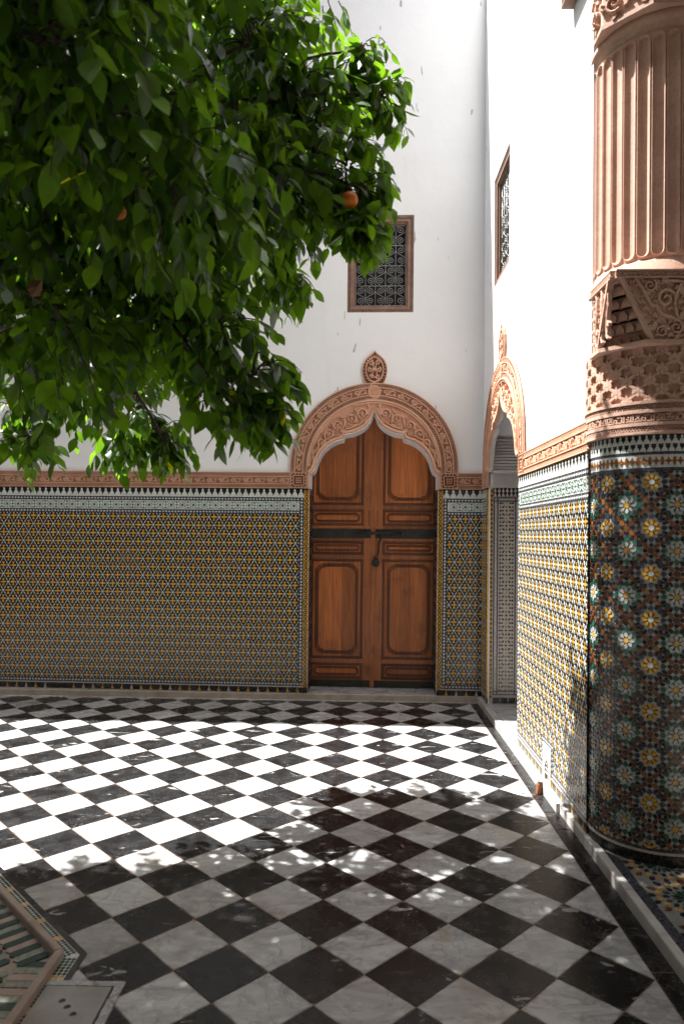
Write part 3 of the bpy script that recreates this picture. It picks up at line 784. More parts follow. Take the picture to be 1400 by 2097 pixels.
# passage jambs: tiled panel below, ribbed plaster above (wall coordinates: far jamb faces the camera)
JM = Matrix.Translation((AC_R-.607, 0, 0)) @ Matrix.Rotation(PI/2, 4, 'Z')      # local x -> into the wall
def jamb(name, M_):
    j = empty(name, M_, None, None); j.parent = rw
    a, b = .0, .46
    m = MB(); m.rect(a, b, FLOORZ, 1.99, 0, .006, G_PINK)
    m.rect(.02, .255, .12, .135, .006, .011, G_PINK)
    z = FLOORZ
    for i in range(6): m.prism([(.03+i*.07, .062), (.095+i*.07, .062), (.092+i*.07, .112), (.032+i*.07, .112)], .006, .012, G_BLACK)
    chain_v(m, .002, .022, .10, 1.98, .012)
    m.build('edge_mosaic', j, kind='stuff')
    m = MB(); x0, x1 = .030, .262
    for a_, b_ in ((x0, x0+.010), (x0+.032, x0+.042), (x1-.042, x1-.032), (x1-.010, x1)): m.rect(a_, b_, .135, 1.905, .006, .011, G_SLATE)
    for z_ in (.135, .165, 1.868, 1.897): m.rect(x0, x1, z_, z_+.009, .006, .0115, G_SLATE)
    k = 0
    while .15+k*.026 < 1.89:
        for xx in (x0+.021, x1-.021): m.prism(ngon(xx, .155+k*.026, .008, 5), .006, .011, G_WHITE)
        k += 1
    m.build('bead_mosaic', j, kind='stuff')
    m = MB(); fx0, fx1 = x0+.046, x1-.046; W_ = fx1-fx0; cw = W_/5; rc = (fx0, fx1, .178, 1.864)
    z = .178; r = 0
    while z < 1.90:
        for i in range(5):
            xc = fx0+(i+.5)*cw
            if r % 2 == 0:
                if i % 2 == 0: put(m, star(xc, z, cw*.36, cw*.27, 8), (G_YELL if (i == 2 and (r//2) % 2) else G_BLACK), rc, .006, .010)
                else: put(m, kite(xc-.008*(1 if i < 2 else -1), z, -.010, .016, .018, 0 if i < 2 else PI, .3), G_GREEN if (r//2) % 2 else G_BRWN, rc, .006, .010)
            else:
                if i % 2: put(m, hexa(xc, z, cw*1.02, cw*.46, PI/4 if (i == 1) == ((r//2) % 2 == 0) else -PI/4, .6), G_BLACK, rc, .006, .010)
                else: put(m, kite(xc, z-.008, -.006, .018, .016, PI/2, .6), G_GREEN if i == 2 else G_BRWN, rc, .006, .010)
        z += .0335; r += 1
    m.build('star_mosaic', j, kind='stuff')
    m = MB(); m.rect(.025, .46, 1.912, 1.99, .006, .010, G_BLACK)
    for i in range(11):
        m.prism(merlon(.043+i*.036, 1.914, .040, .026), .010, .0115, G_PINK); m.prism(merlon(.043+i*.036+.018*(0), 1.955, .036, .024), .010, .0115, G_PINK)
    m.build('merlon_mosaic', j, kind='stuff')
    m = MB(); m.rect(0, .46, 1.992, 2.12, -.004, .006, WHITECARVE)
    z = 1.996; i = 0
    for k in range(5):
        w_ = .010+k*.011
        m.ribbon([(.02+w_*.9, 2.0+w_), (.10, 2.0+w_), (.255-w_*.9, 2.0+w_), (.262-w_*.6, 2.058), (.255-w_*.9, 2.116-w_), (.10, 2.116-w_), (.02+w_*.9, 2.116-w_), (.013+w_*.6, 2.058)], .005, .004, .012, WHITECARVE, closed=True)
    zz = 2.13
    for k in range(15):
        h = .0275; pr = .010+(.012 if k % 5 == 0 else 0)+k*.0006
        m.rect(0, .46, zz, zz+h*.62, -.004, pr+.006, WHITECARVE); m.rect(0, .46, zz+h*.62, zz+h, -.004, pr-.012, WHITECARVE)
        m.ribbon([(.02, zz+h*.2), (.012, zz+h*.75), (.03, zz+h)], .004, .0, pr+.003, WHITECARVE)
        zz += h
    m.rect(0, .46, zz, zz+.028, -.004, .045, WHITECARVE); zz += .028
    for k in range(9):
        m.rect(0, .46, zz, zz+.02, -.004, .020+k*.003, WHITECARVE); m.rect(0, .46, zz+.02, zz+.028, -.004, .012+k*.003, WHITECARVE); zz += .028
    m.build('ribbed_plaster', j)
    return j
# far jamb surface faces the camera (+local x of the wall): put it inside the opening
jamb('passage_jamb', Matrix(((0, 1, 0, AC_R-.607-.0), (1, 0, 0, .012), (0, 0, 1, 0), (0, 0, 0, 1))) @ Matrix(((1, 0, 0, 0), (0, -1, 0, 0), (0, 0, 1, 0), (0, 0, 0, 1))) if 0 else Matrix(((0, -1, 0, AC_R-.606), (1, 0, 0, .010), (0, 0, 1, 0), (0, 0, 0, 1))))
m = MB(); m.box((AC_R-.603, .014, -.04), (AC_R+.603, .90, FLOORZ-.002), WMARB); m.build('passage_slab', rw)

# ------------------------------------------------------------------ windows with scroll grilles
def window(name, M_, label, h=.925):
    wn = empty(name, M_, label, 'window', 'wooden windows with iron scroll grilles')
    W_ = .633
    fr = MB(); fw = .078
    def mitre(w0, w1, p0, p1, mt):
        o = [(w0, w0), (W_-w0, w0), (W_-w0, h-w0), (w0, h-w0)]; i = [(w1, w1), (W_-w1, w1), (W_-w1, h-w1), (w1, h-w1)]
        for k in range(4):
            a, b, c_, d = o[k], o[(k+1) % 4], i[(k+1) % 4], i[k]
            fr.prism([a, b, c_, d], p0, p1, mt)
    mitre(0, .018, -.10, .012, FRAMEW); mitre(.018, .036, -.10, .004, FRAMEW); mitre(.036, .060, -.10, .009, FRAMEW); mitre(.060, fw, -.10, -.008, FRAMEW)
    fr.build('frame', wn)
    rp = MB(); t = .027
    per = [((t, t), (W_-t, t)), ((W_-t, t), (W_-t, h-t)), ((W_-t, h-t), (t, h-t)), ((t, h-t), (t, t))]
    for a, b in per:
        l = math.hypot(b[0]-a[0], b[1]-a[1]); n = int(l/.014); an = math.atan2(b[1]-a[1], b[0]-a[0])
        for i in range(n):
            k = (i+.5)/n; rp.prism(dia(a[0]+(b[0]-a[0])*k, a[1]+(b[1]-a[1])*k, .017, .009, an+.75), .004, .013, FRAMEW)
    rp.build('rope_moulding', wn, kind='stuff')
    gx0, gx1, gz0, gz1 = fw+.002, W_-fw-.002, fw+.002, h-fw-.002; cw = (gx1-gx0)/5; rh = (gz1-gz0)/4; yb = .030
    def bar(a, b, name='grille_bar', r=.0036):
        b_ = MB(); b_.tube([(a[0], yb, a[1]), (b[0], yb, b[1])], r, GRILLE, 5); b_.build(name, wn)
    for i in range(6): x = gx0+i*cw+(.004 if i == 0 else -.004 if i == 5 else 0); bar((x, gz0), (x, gz1))
    for j in range(5): z = gz0+j*rh+(.004 if j == 0 else -.004 if j == 4 else 0); bar((gx0, z), (gx1, z), r=.0042)
    s_ = MB(); r_ = cw*.40
    P1 = spiral(0, rh*.29, .006, r_*.92, 1.2, 1.75, 26, 1)
    # C scroll: top volute, slanting stem, bottom volute
    top = spiral(.0, rh*.275, r_*.10, r_*.95, 0, 1.75, 24, -1)
    bot = spiral(.0, -rh*.255, r_*.10, r_*.95, PI*.0, 1.75, 24, 1)
    s_.tube([(x, 0, z) for x, z in top], .0034, GRILLE, 5)
    s_.tube([(x, 0, z) for x, z in bot], .0034, GRILLE, 5)
    tx, tz = top[-1]; bx, bz = bot[-1]
    s_.tube([(x, 0, z) for x, z in bez((cw*.46, rh*.22), (cw*.44, rh*.08), (-cw*.42, rh*.0), (-cw*.45, -rh*.17), 8)], .0034, GRILLE, 5)
    for z in (rh*.275, -rh*.255):
        s_.box((-cw*.5-.005, -.005, z-.004), (-cw*.5+.005, .005, z+.004), GRILLE)
    me = None
    for j in range(4):
        for i in range(5):
            fl_ = 1 if (i+j) % 2 else -1
            M2 = Matrix.Translation((gx0+(i+.5)*cw, yb-.002, gz0+(j+.5)*rh)) @ Matrix.Diagonal((fl_, 1, 1, 1))
            if me is None: me = s_.build('grille_scroll', wn, M2).data
            else: link('grille_scroll', me, wn, M2)
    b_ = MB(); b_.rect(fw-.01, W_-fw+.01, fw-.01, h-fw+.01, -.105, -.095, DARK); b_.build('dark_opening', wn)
    return wn
window('window', BACK @ Matrix.Translation((-1.305, .018, 3.655)), 'brown framed window with iron scroll grille on shaded wall above the wooden door')
window('window', RIGHT @ Matrix.Translation((WX, .022, 3.705)), 'foreshortened brown framed window with iron scroll grille on the sunlit side wall', .953)
window('window', RIGHT @ Matrix.Translation((2.715, -.055, 4.475)), 'projecting brown window corner cut off by the top edge beside the fluted pillar', .95)

window('window', BACK @ Matrix.Translation((-3.79, .018, 2.80)), 'brown framed window low on the shaded wall, almost wholly hidden behind the tree crown')

# ------------------------------------------------------------------ wooden door
DM = BACK @ Matrix.Translation((AC_B, .285, FLOORZ+.003))
dr = empty('double_door', DM, 'brown panelled wooden double door with a wide iron band inside the scalloped arch', 'door')
def rrect(x0, x1, z0, z1, c, seg=5):
    P = []
    for cx, cz, a in ((x1-c, z0+c, -PI/2), (x1-c, z1-c, 0), (x0+c, z1-c, PI/2), (x0+c, z0+c, PI)):
        for i in range(seg+1): P.append((cx+c*math.cos(a+PI/2*i/seg), cz+c*math.sin(a+PI/2*i/seg)))
    return P
def ogee_rect(x0, x1, z0, z1, c):
    P = []
    for sx, sz, x, z in ((1, -1, x1, z0), (1, 1, x1, z1), (-1, 1, x0, z1), (-1, -1, x0, z0)):
        Q = [(x-sx*c*1.25, z), (x-sx*c*1.2, z-sz*c*.22), (x-sx*c, z-sz*c*.25), (x-sx*c*.55, z-sz*c*.42), (x-sx*c*.28, z-sz*c*.8), (x-sx*c*.22, z-sz*c*1.0), (x, z-sz*c*1.02), (x, z-sz*c*1.25)]
        P += Q if sx*sz < 0 else Q[::-1]
    return P
for s in (-1, 1):
    lf = empty('door_leaf', Matrix.Identity(4), None, None); lf.parent = dr
    xo, xi = s*.640, s*.004                          # hinge side, meeting side
    X = lambda t: xo+(xi-xo)*t                        # 0 hinge .. 1 meeting
    def rc(a, b): return tuple(sorted((X(a), X(b))))
    T_ = 2.74
    b = MB()
    b.rect(*rc(.86, 1), 0, T_, -.04, 0, WOODF); b.rect(*rc(0, .045), 0, T_, -.04, 0, WOODF)
    b.build('stile', lf)
    rails = [(.0, .075), (.235, .275), (1.262, 1.302), (1.44, 1.468), (1.56, 1.588), (1.752, 1.792)]
    if s > 0:
        b = MB(); b.rect(-.022, .022, 0, T_, 0, .010, WOODF); b.build('meeting_strip', lf)
    for z0, z1 in rails:
        b = MB(); b.rect(*rc(.045, .86), z0, z1, -.04, -.002, WOODF); b.build('rail', lf)
    def panel(z0, z1, np_, big):
        x0, x1 = rc(.046, .858)
        e = sorted([R.random() for _ in range(np_-1)]); e = [0]+[(.35*q+.65*(i+1)/np_) for i, q in enumerate(e)]+[1]
        for a, c_ in zip(e, e[1:]):
            q = MB(); q.rect(x0+(x1-x0)*a+.0005, x0+(x1-x0)*c_-.0005, z0, z1, -.04, -.016+R.uniform(-.0006, .0006), WOODP); q.build('plank', lf)
        f = MB(); w_ = .020
        for k, (p, wd) in enumerate(((-.004, .010), (-.010, .012))):
            d = k*.013
            fx0, fx1, fz0, fz1 = x0+d, x1-d, z0+d, z1-d
            for r_ in (((fx0, fx1), (fz0, fz0+wd)), ((fx0, fx1), (fz1-wd, fz1))): f.rect(*r_[0], *r_[1], -.03, p, WOODM)
            for r_ in ((fx0, fx0+wd), (fx1-wd, fx1)): f.rect(*r_, fz0+wd, fz1-wd, -.03, p+.0005, WOODM)
        f.build('panel_frame', lf)
        g = MB()
        if big:
            for d, p in ((.052, -.006), (.064, -.009), (.074, -.011)): g.ribbon(ogee_rect(x0+d, x1-d, z0+d, z1-d, .050), .0075, -.018, p, WOODM, closed=True)
        else:
            hh = (z1-z0)
            for d, p in ((.040, -.006), (.052, -.009)): g.ribbon(rrect(x0+d, x1-d, z0+d, z1-d, max(.01, hh/2-d-.003)), .007, -.018, p, WOODM, closed=True)
        g.build('moulding', lf)
    panel(.076, .234, 1, False); panel(.276, 1.261, 4 if s > 0 else 5, True); panel(1.303, 1.439, 1, False)
    panel(1.589, 1.751, 1, False); panel(1.793, T_, 5 if s > 0 else 4, True)
    b = MB(); b.rect(*rc(0, 1), 1.469, 1.559, -.02, .006, IRON)
    for i in range(5):
        for z in (1.478, 1.55): b.prism(ngon(X(.07+i*.2), z, .005, 8), .006, .010, IRON)
    b.build('iron_band', lf)
    b = MB(); b.rect(*rc(0, 1), .0, .066, -.02, .005, IRON); b.build('kick_plate', lf)
    b = MB()
    for z in (1.60, 1.645, 1.69, 1.73): b.prism(ngon(s*.042, z, .006, 6), -.001, .0015, DARK)
    b.rect(s*.042-.003, s*.042+.003, 1.60, 1.73, 0, .0012, WOODM); b.build('old_lock_holes', lf)
bl = MB()
bl.tube([(-.155, -.030, 1.518), (.30, -.030, 1.518)], .011, IRON, 8)
for x in (-.15, -.02, .285): bl.box((x-.010, -.046, 1.50), (x+.010, -.004, 1.538), IRON)
bl.tube([(.075, -.032, 1.518), (.086, -.040, 1.49), (.072, -.040, 1.455), (.058, -.036, 1.42), (.055, -.03, 1.34), (.050, -.026, 1.30)], lambda t: .011-.003*t, IRON, 8)
bl.build('bolt', dr)
pk = empty('padlock', BACK @ Matrix.Translation((AC_B+.028, .285-.032, 1.285)), 'round old iron padlock hanging from the bolt arm on the wooden door', 'padlock')
b = MB(); b.prism(ngon(0, 0, .040, 20), -.012, .012, IRON, back=True); b.build('lock_body', pk)
b = MB(); b.ribbon(ngon(0, 0, .034, 20), .005, .012, .016, IRON, closed=True); b.prism(ngon(0, -.004, .007, 8), .012, .0145, DARK); b.build('keyhole_plate', pk)
b = MB(); b.tube([(-.018+.0, 0, .032), (-.016, 0, .055), (0, 0, .068), (.016, 0, .055), (.018, 0, .032)], .0055, IRON, 6); b.build('shackle', pk)

# ------------------------------------------------------------------ pillar
PCX, PCY, PR = 1.283, .895, .31
pl = empty('pillar', Matrix.Translation((PCX, PCY, 0)), 'thick round pillar with fluted carved terracotta shaft above star patterned mosaic', 'pillar')
A0, A1 = math.radians(-115), math.radians(95)
cm = cyl_map(PR); S0, S1 = A0*PR, A1*PR
m = MB(); m.lathe([(PR-.004, .0), (PR-.004, 2.03)], G_WHITE, seg=72); m.build('core', pl)
# skirting tiles
bt = MB(cm); bt.rect(-.0185, .0185, .050, .098, -.004, .006, G_BLACK)
k = 0; me = None
for a in np.arange(-108, 90, 7.2):
    M_ = Matrix.Rotation(math.radians(a), 4, 'Z') @ Matrix.Translation((0, 0, R.uniform(-.001, .001)))
    if me is None: me = bt.build('base_tile', pl, M_).data
    else: link('base_tile', me, pl, M_)
def ringband(z0, z1, p, mt, name):
    q = MB(cm); q.rect(S0, S1, z0, z1, -.003, p, mt, nx=56); return q.build(name, pl)
ringband(.099, .110, .007, G_PINK, 'cream_line'); ringband(.111, .121, .004, G_SLATE, 'slate_line')
# rosette field
UX, UZ = math.radians(20.2)*PR, .1060
pieces = []
def pc(P, mt): pieces.append((P, mt))
nz = 17; ztop = 1.861; zbot = .122
yo = 1.8616-.052-.106*0                               # centre height of the first yellow rosette row
a_y = math.radians(-25.3)*PR
for i in range(-5, 7):
    for j in range(-1, 18):
        x = a_y+i*UX; z = 1.812-j*UZ
        rc = (S0, S1, zbot, ztop)
        def P2(fn, *a): 
            q = [(x+p*UX, z+r*UZ) for p, r in fn]
            return clip(q, *rc)
        par = (i % 2, j % 2)
        if par in ((0, 0), (1, 1)):
            yel = par == (0, 0)
            pet, out_, cen = (G_YELL, G_SLATE, G_WHITE) if yel else (G_WHITE3, G_GREEN, G_YELL)
            pc(P2(ngon(0, 0, .118, 8, PI/8)), cen)
            for q in range(8):
                a = q*PI/4
                c_, s_ = math.cos(a), math.sin(a); ev = q % 2 == 0
                rot_ = lambda l: [(r*c_-t*s_, r*s_+t*c_) for r, t in l]
                pc(P2(rot_([(.128, 0), (.20, -.074), (.275, -.084), (.385 if ev else .36, 0), (.275, .084), (.20, .074)])), pet)
                kk = .645 if ev else .615
                pc(P2(rot_([(.385, 0), (.43, -.10), (.52, -.112), (kk, 0), (.52, .112), (.43, .10)])), out_)
                a2 = a+PI/8
                pc(P2(kite(0, 0, .14, .34, .07, a2, .5)), G_BLACK)
                pc(P2(hexa(.58*math.cos(a2), .58*math.sin(a2), .26, .138, a2, .45)), G_BLACK)
                a3 = a2+(.30 if q % 2 == 0 else -.30)
                pc(P2(hexa(.80*math.cos(a3), .80*math.sin(a3), .15, .12, a3+.6, .5)), G_BLACK if q % 2 else (G_BRWN if yel else G_SLATE))
        else:
            pc(P2(ngon(0, 0, .135, 8, PI/8)), G_BRWN)
            for q in range(4):
                a = q*PI/2+PI/4
                pc(P2(hexa(.305*math.cos(a), .305*math.sin(a), .30, .17, a, .42)), G_ORNG if q % 2 else G_BRWN)
                pc(P2(hexa(.545*math.cos(a), .545*math.sin(a), .15, .15, a, .5)), G_BRWN)
                a = q*PI/2
                pc(P2(hexa(.245*math.cos(a), .245*math.sin(a), .19, .17, a, .45)), G_BLACK)
pieces = [q for q in pieces if len(q[0]) >= 3 and abs(area(q[0])) > 1.2e-5]
def pshown(q):
    x = sum(p[0] for p in q[0])/len(q[0]); a = x/PR
    if math.degrees(a) < -95 or math.degrees(a) > 5: return 0
    n = Vector((math.sin(a), -math.cos(a), 0)); z = sum(p[1] for p in q[0])/len(q[0])
    pos = Vector((PCX, PCY, z))+n*PR; v = CAM-pos
    pr = project(pos)
    if not pr or pr[0] > 1396: return 0
    return abs(area(q[0]))*max(0, n.dot(v.normalized()))/v.length_squared
pieces.sort(key=pshown, reverse=True)
restm = MB(cm)
for k, (P, mt) in enumerate(pieces):
    if k < 290:
        q = MB(cm); q.prism(P, -.003, .0016+R.uniform(0, .0012), mt); q.build('tile', pl)
    else: restm.prism(P, -.003, .0016+R.uniform(0, .0012), mt)
restm.build('small_tile', pl, kind='stuff')
ringband(1.863, 1.878, .003, G_SLATE, 'slate_line')
q = MB(cm); q.rect(S0, S1, 1.879, 1.938, -.003, .002, G_WHITE, nx=56)
n = 44; w_ = (S1-S0)/n; bits = []
for i in range(n):
    x = S0+(i+.5)*w_
    bits.append(((star(0, 1.9085, .0215, .0085, 4), G_ORNG, 'amber_star') if i % 2 else (hexa(0, 1.9085, .045, .014, PI/2, .62), G_ORNG, 'amber_bar'), x))
q.build('amber_ground', pl)
ringband(1.939, 1.950, .003, G_SLATE, 'slate_line')
q = MB(cm); q.rect(S0, S1, 1.951, 2.031, -.003, .002, G_BLACK, nx=56); n = 38; w_ = (S1-S0)/n
for i in range(n):
    x = S0+(i+.5)*w_
    bits.append(((merlon(0, 1.988, .042, w_*.98), G_WHITE, 'merlon'), x)); bits.append(((merlon(0, 1.952, .038, w_*.9), G_WHITE, 'lower_merlon'), x+w_/2))
q.build('merlon_ground', pl)
shared = {}
for (P, mt, nm), x in bits:
    M_ = Matrix.Rotation(x/PR, 4, 'Z')
    if nm in shared: link(nm, shared[nm], pl, M_)
    else: q = MB(cm); q.prism(P, .002, .0042, mt); shared[nm] = q.build(nm, pl, M_).data
# carved collar bands
q = MB(cm); G0 = .004
q.rect(S0, S1, 2.031, 2.46, -.003, G0, STUCCO2, nx=56)
for z0, z1, p in ((2.033, 2.046, .026), (2.071, 2.087, .024), (2.130, 2.147, .024), (2.172, 2.186, .027)): q.rect(S0, S1, z0, z1, 0, p, STUCCO2, nx=56)
q.build('collar_bands', pl)
q = MB(cm); lattice(q, S0, S1, 2.046, 2.071, G0, .021, .026, STUCCO2, .0052); lattice(q, S0, S1, 2.147, 2.172, G0, .021, .026, STUCCO2, .0052)
q.build('lattice_carving', pl, kind='stuff')
# inscription band: a repeated angular phrase carved in relief
q = MB(cm); T0, T1 = 2.089, 2.128; H = T1-T0
glyph = [[(.98, .05), (.98, .92)], [(.90, .08), (.90, .75), (.80, .92), (.74, .70)], [(1.0, .10), (.62, .10)], [(.70, .10), (.70, .48), (.60, .55), (.55, .35), (.62, .22)],
         [(.58, .10), (.36, .10), (.36, .38), (.46, .46), (.50, .30)], [(.36, .10), (.30, .0)], [(.42, .55), (.52, .72), (.46, .90), (.34, .80)], [(.28, .12), (.28, .92)], [(.20, .12), (.20, .80), (.12, .92)],
         [(.28, .12), (.02, .12)], [(.10, .12), (.10, .42), (.02, .50)], [(.14, .62), (.08, .76)]]
wp = .125; n = int((S1-S0)/wp)+1
for i in range(n):
    for g in glyph:
        P = [(S0+i*wp+x*wp*.97, T0+.002+z*(H-.004)) for x, z in g]
        P = [p for p in P if p[0] < S1]
        if len(P) > 1: q.ribbon(P, .0058, G0, .021, STUCCO2)
    for x, z in ((.66, .78), (.85, .40), (.40, .70), (.15, .40), (.52, .93)):
        xx = S0+i*wp+x*wp
        if xx < S1: q.prism(dia(xx, T0+z*H, .010, .007, .5), G0, .019, STUCCO2)
q.build('inscription', pl)
# ogee lattice with leaves
q = MB(cm); px = math.radians(9.0)*PR; pz = .092; Z0, Z1 = 2.188, 2.452; rc = (S0, S1, Z0, Z1)
def ribclip(P, wd, p1):
    P = [p for p in P if Z0 <= p[1] <= Z1 and S0 <= p[0] <= S1]
    if len(P) > 1: q.ribbon(P, wd, G0, p1, STUCCO2)
leafP = [(0, -.5), (.12, -.42), (.10, -.28), (.30, -.34), (.46, -.18), (.36, -.10), (.42, .06), (.22, .08), (.16, .22), (.08, .36), (0, .52)]
leafP = leafP+[(-x, z) for x, z in leafP[-2:0:-1]]
lobes = [[(.02, -.12), (.10, -.02), (.15, .14), (.09, .34), (0, .54), (-.09, .34), (-.15, .14), (-.10, -.02), (-.02, -.12)], [(.05, -.14), (.20, -.12), (.30, -.26), (.46, -.20), (.40, -.06), (.44, .08), (.24, .10), (.13, -.02)], [(-.13, -.02), (-.24, .10), (-.44, .08), (-.40, -.06), (-.46, -.20), (-.30, -.26), (-.20, -.12), (-.05, -.14)], [(-.13, -.24), (-.13, -.42), (0, -.52), (.13, -.42), (.13, -.24), (0, -.18)]]
for kx in range(int(S0/px)-1, int(S1/px)+2):
    ph = kx % 2
    for off, pp in ((-.0052, .020), (.0052, .0205)):
        P = []; nst = 60
        for i in range(nst+1):
            z = Z0+(Z1-Z0)*i/nst; t = (z-Z0)/pz*2*PI+PI*ph
            sx = math.cos(t); sx = round(sx*3.2)/3.2*.5+sx*.5
            P.append(((kx+.5)*px+px*.43*sx+off, z))
        ribclip(P, .0066, pp)
    for j in range(-1, 5):
        zc_ = Z0+j*pz+(0 if ph else pz/2)+.004
        for lb in lobes:
            P = clip(xf(lb, kx*px, zc_, .058), *rc)
            if len(P) > 2: q.prism(P, G0, .021, STUCCO2)
        for (x, z, l, a) in ((0, .004, .026, PI/2), (.009, -.011, .012, .5), (-.009, -.011, .012, PI-.5)):
            D = clip(dia(kx*px+x, zc_+z, l, .0028, a), *rc)
q.build('leaf_lattice', pl, kind='stuff')
# corbel block: square above, corners cut to a small stalactite niche below
hb = .327; zb0, zb1 = 2.452, 2.770
YB = -.045
def chplan(c): return [(-hb, -hb+c), (-hb+c, -hb), (hb-c, -hb), (hb, -hb+c), (hb, YB), (-hb, YB)]
q = MB(); 
lo, hi = chplan(.160), chplan(.004)
vs = [(x, y, zb0) for x, y in lo]+[(x, y, zb1) for x, y in hi]
# recess the cut corner faces by leaving them open and building tiers
fs = [[0, 6, 11, 5][::-1] if 0 else [5, 0, 6, 11], [1, 2, 8, 7], [3, 4, 10, 9], [4, 5, 11, 10], [11, 6, 7, 8, 9, 10], [5, 4, 3, 2, 1, 0]]
q.add(vs, fs, STUCCO2)
q.build('corbel_block', pl)
def corner(sg):
    """stalactite tiers of one cut corner (sg=-1 courtyard side, +1 far side)"""
    q = MB(); nt_ = 6
    A = Vector((-hb, -hb+.16, zb0)); B = Vector((-hb+.16, -hb, zb0)); Tp = Vector((-hb, -hb, zb1))
    inn = Vector((1, 1, 0)).normalized()
    for i in range(nt_):
        f0, f1 = i/nt_, (i+1)/nt_
        a0, b0 = A.lerp(Tp, f0), B.lerp(Tp, f0); a1, b1 = A.lerp(Tp, f1), B.lerp(Tp, f1)
        dep = .030*(1-f0)+.006
        r0, r1 = a0+inn*dep, b0+inn*dep; up_ = Vector((0, 0, (zb1-zb0)/nt_)); p0, p1 = r0+up_, r1+up_
        vs = [r0, r1, p1, p0, a1+inn*(dep*.3), b1+inn*(dep*.3), a0+inn*(dep+.03), b0+inn*(dep+.03), a0, b0, a1, b1]
        q.add(vs, [[0, 1, 2, 3], [3, 2, 5, 4], [0, 6, 7, 1], [8, 0, 3, 10], [1, 9, 11, 2]], STUCCO2)
        n = max(1, 5-i); wl = (r1-r0)
        for k in range(n):
            c_ = r0+wl*((k+.5)/n); hw = wl*(.40/n); hh = Vector((0, 0, (zb1-zb0)/nt_*.82)); o = -inn*.013
            pts = [c_-hw, c_+hw, c_+hw+hh*.55, c_+hw*.5+hh*.85, c_+hh, c_-hw*.5+hh*.85, c_-hw+hh*.55]
            base = [p+inn*.004 for p in pts]; fr_ = [p+o for p in pts]; m_ = len(pts)
            q.add(base+fr_, [[m_+i_ for i_ in range(m_)]]+[[i_, (i_+1) % m_, m_+(i_+1) % m_, m_+i_] for i_ in range(m_)], STUCCO2)
    ob = q.build('stalactite_niche', pl)
    if sg > 0: ob.matrix_basis = Matrix.Diagonal((-1, 1, 1, 1))
corner(-1); corner(1)
def faceM(face):
    if face == 'front': return lambda x, z, p: (x, -hb-p, z)
    return lambda x, z, p: (-hb-p, -x, z)             # left face: x runs towards the camera
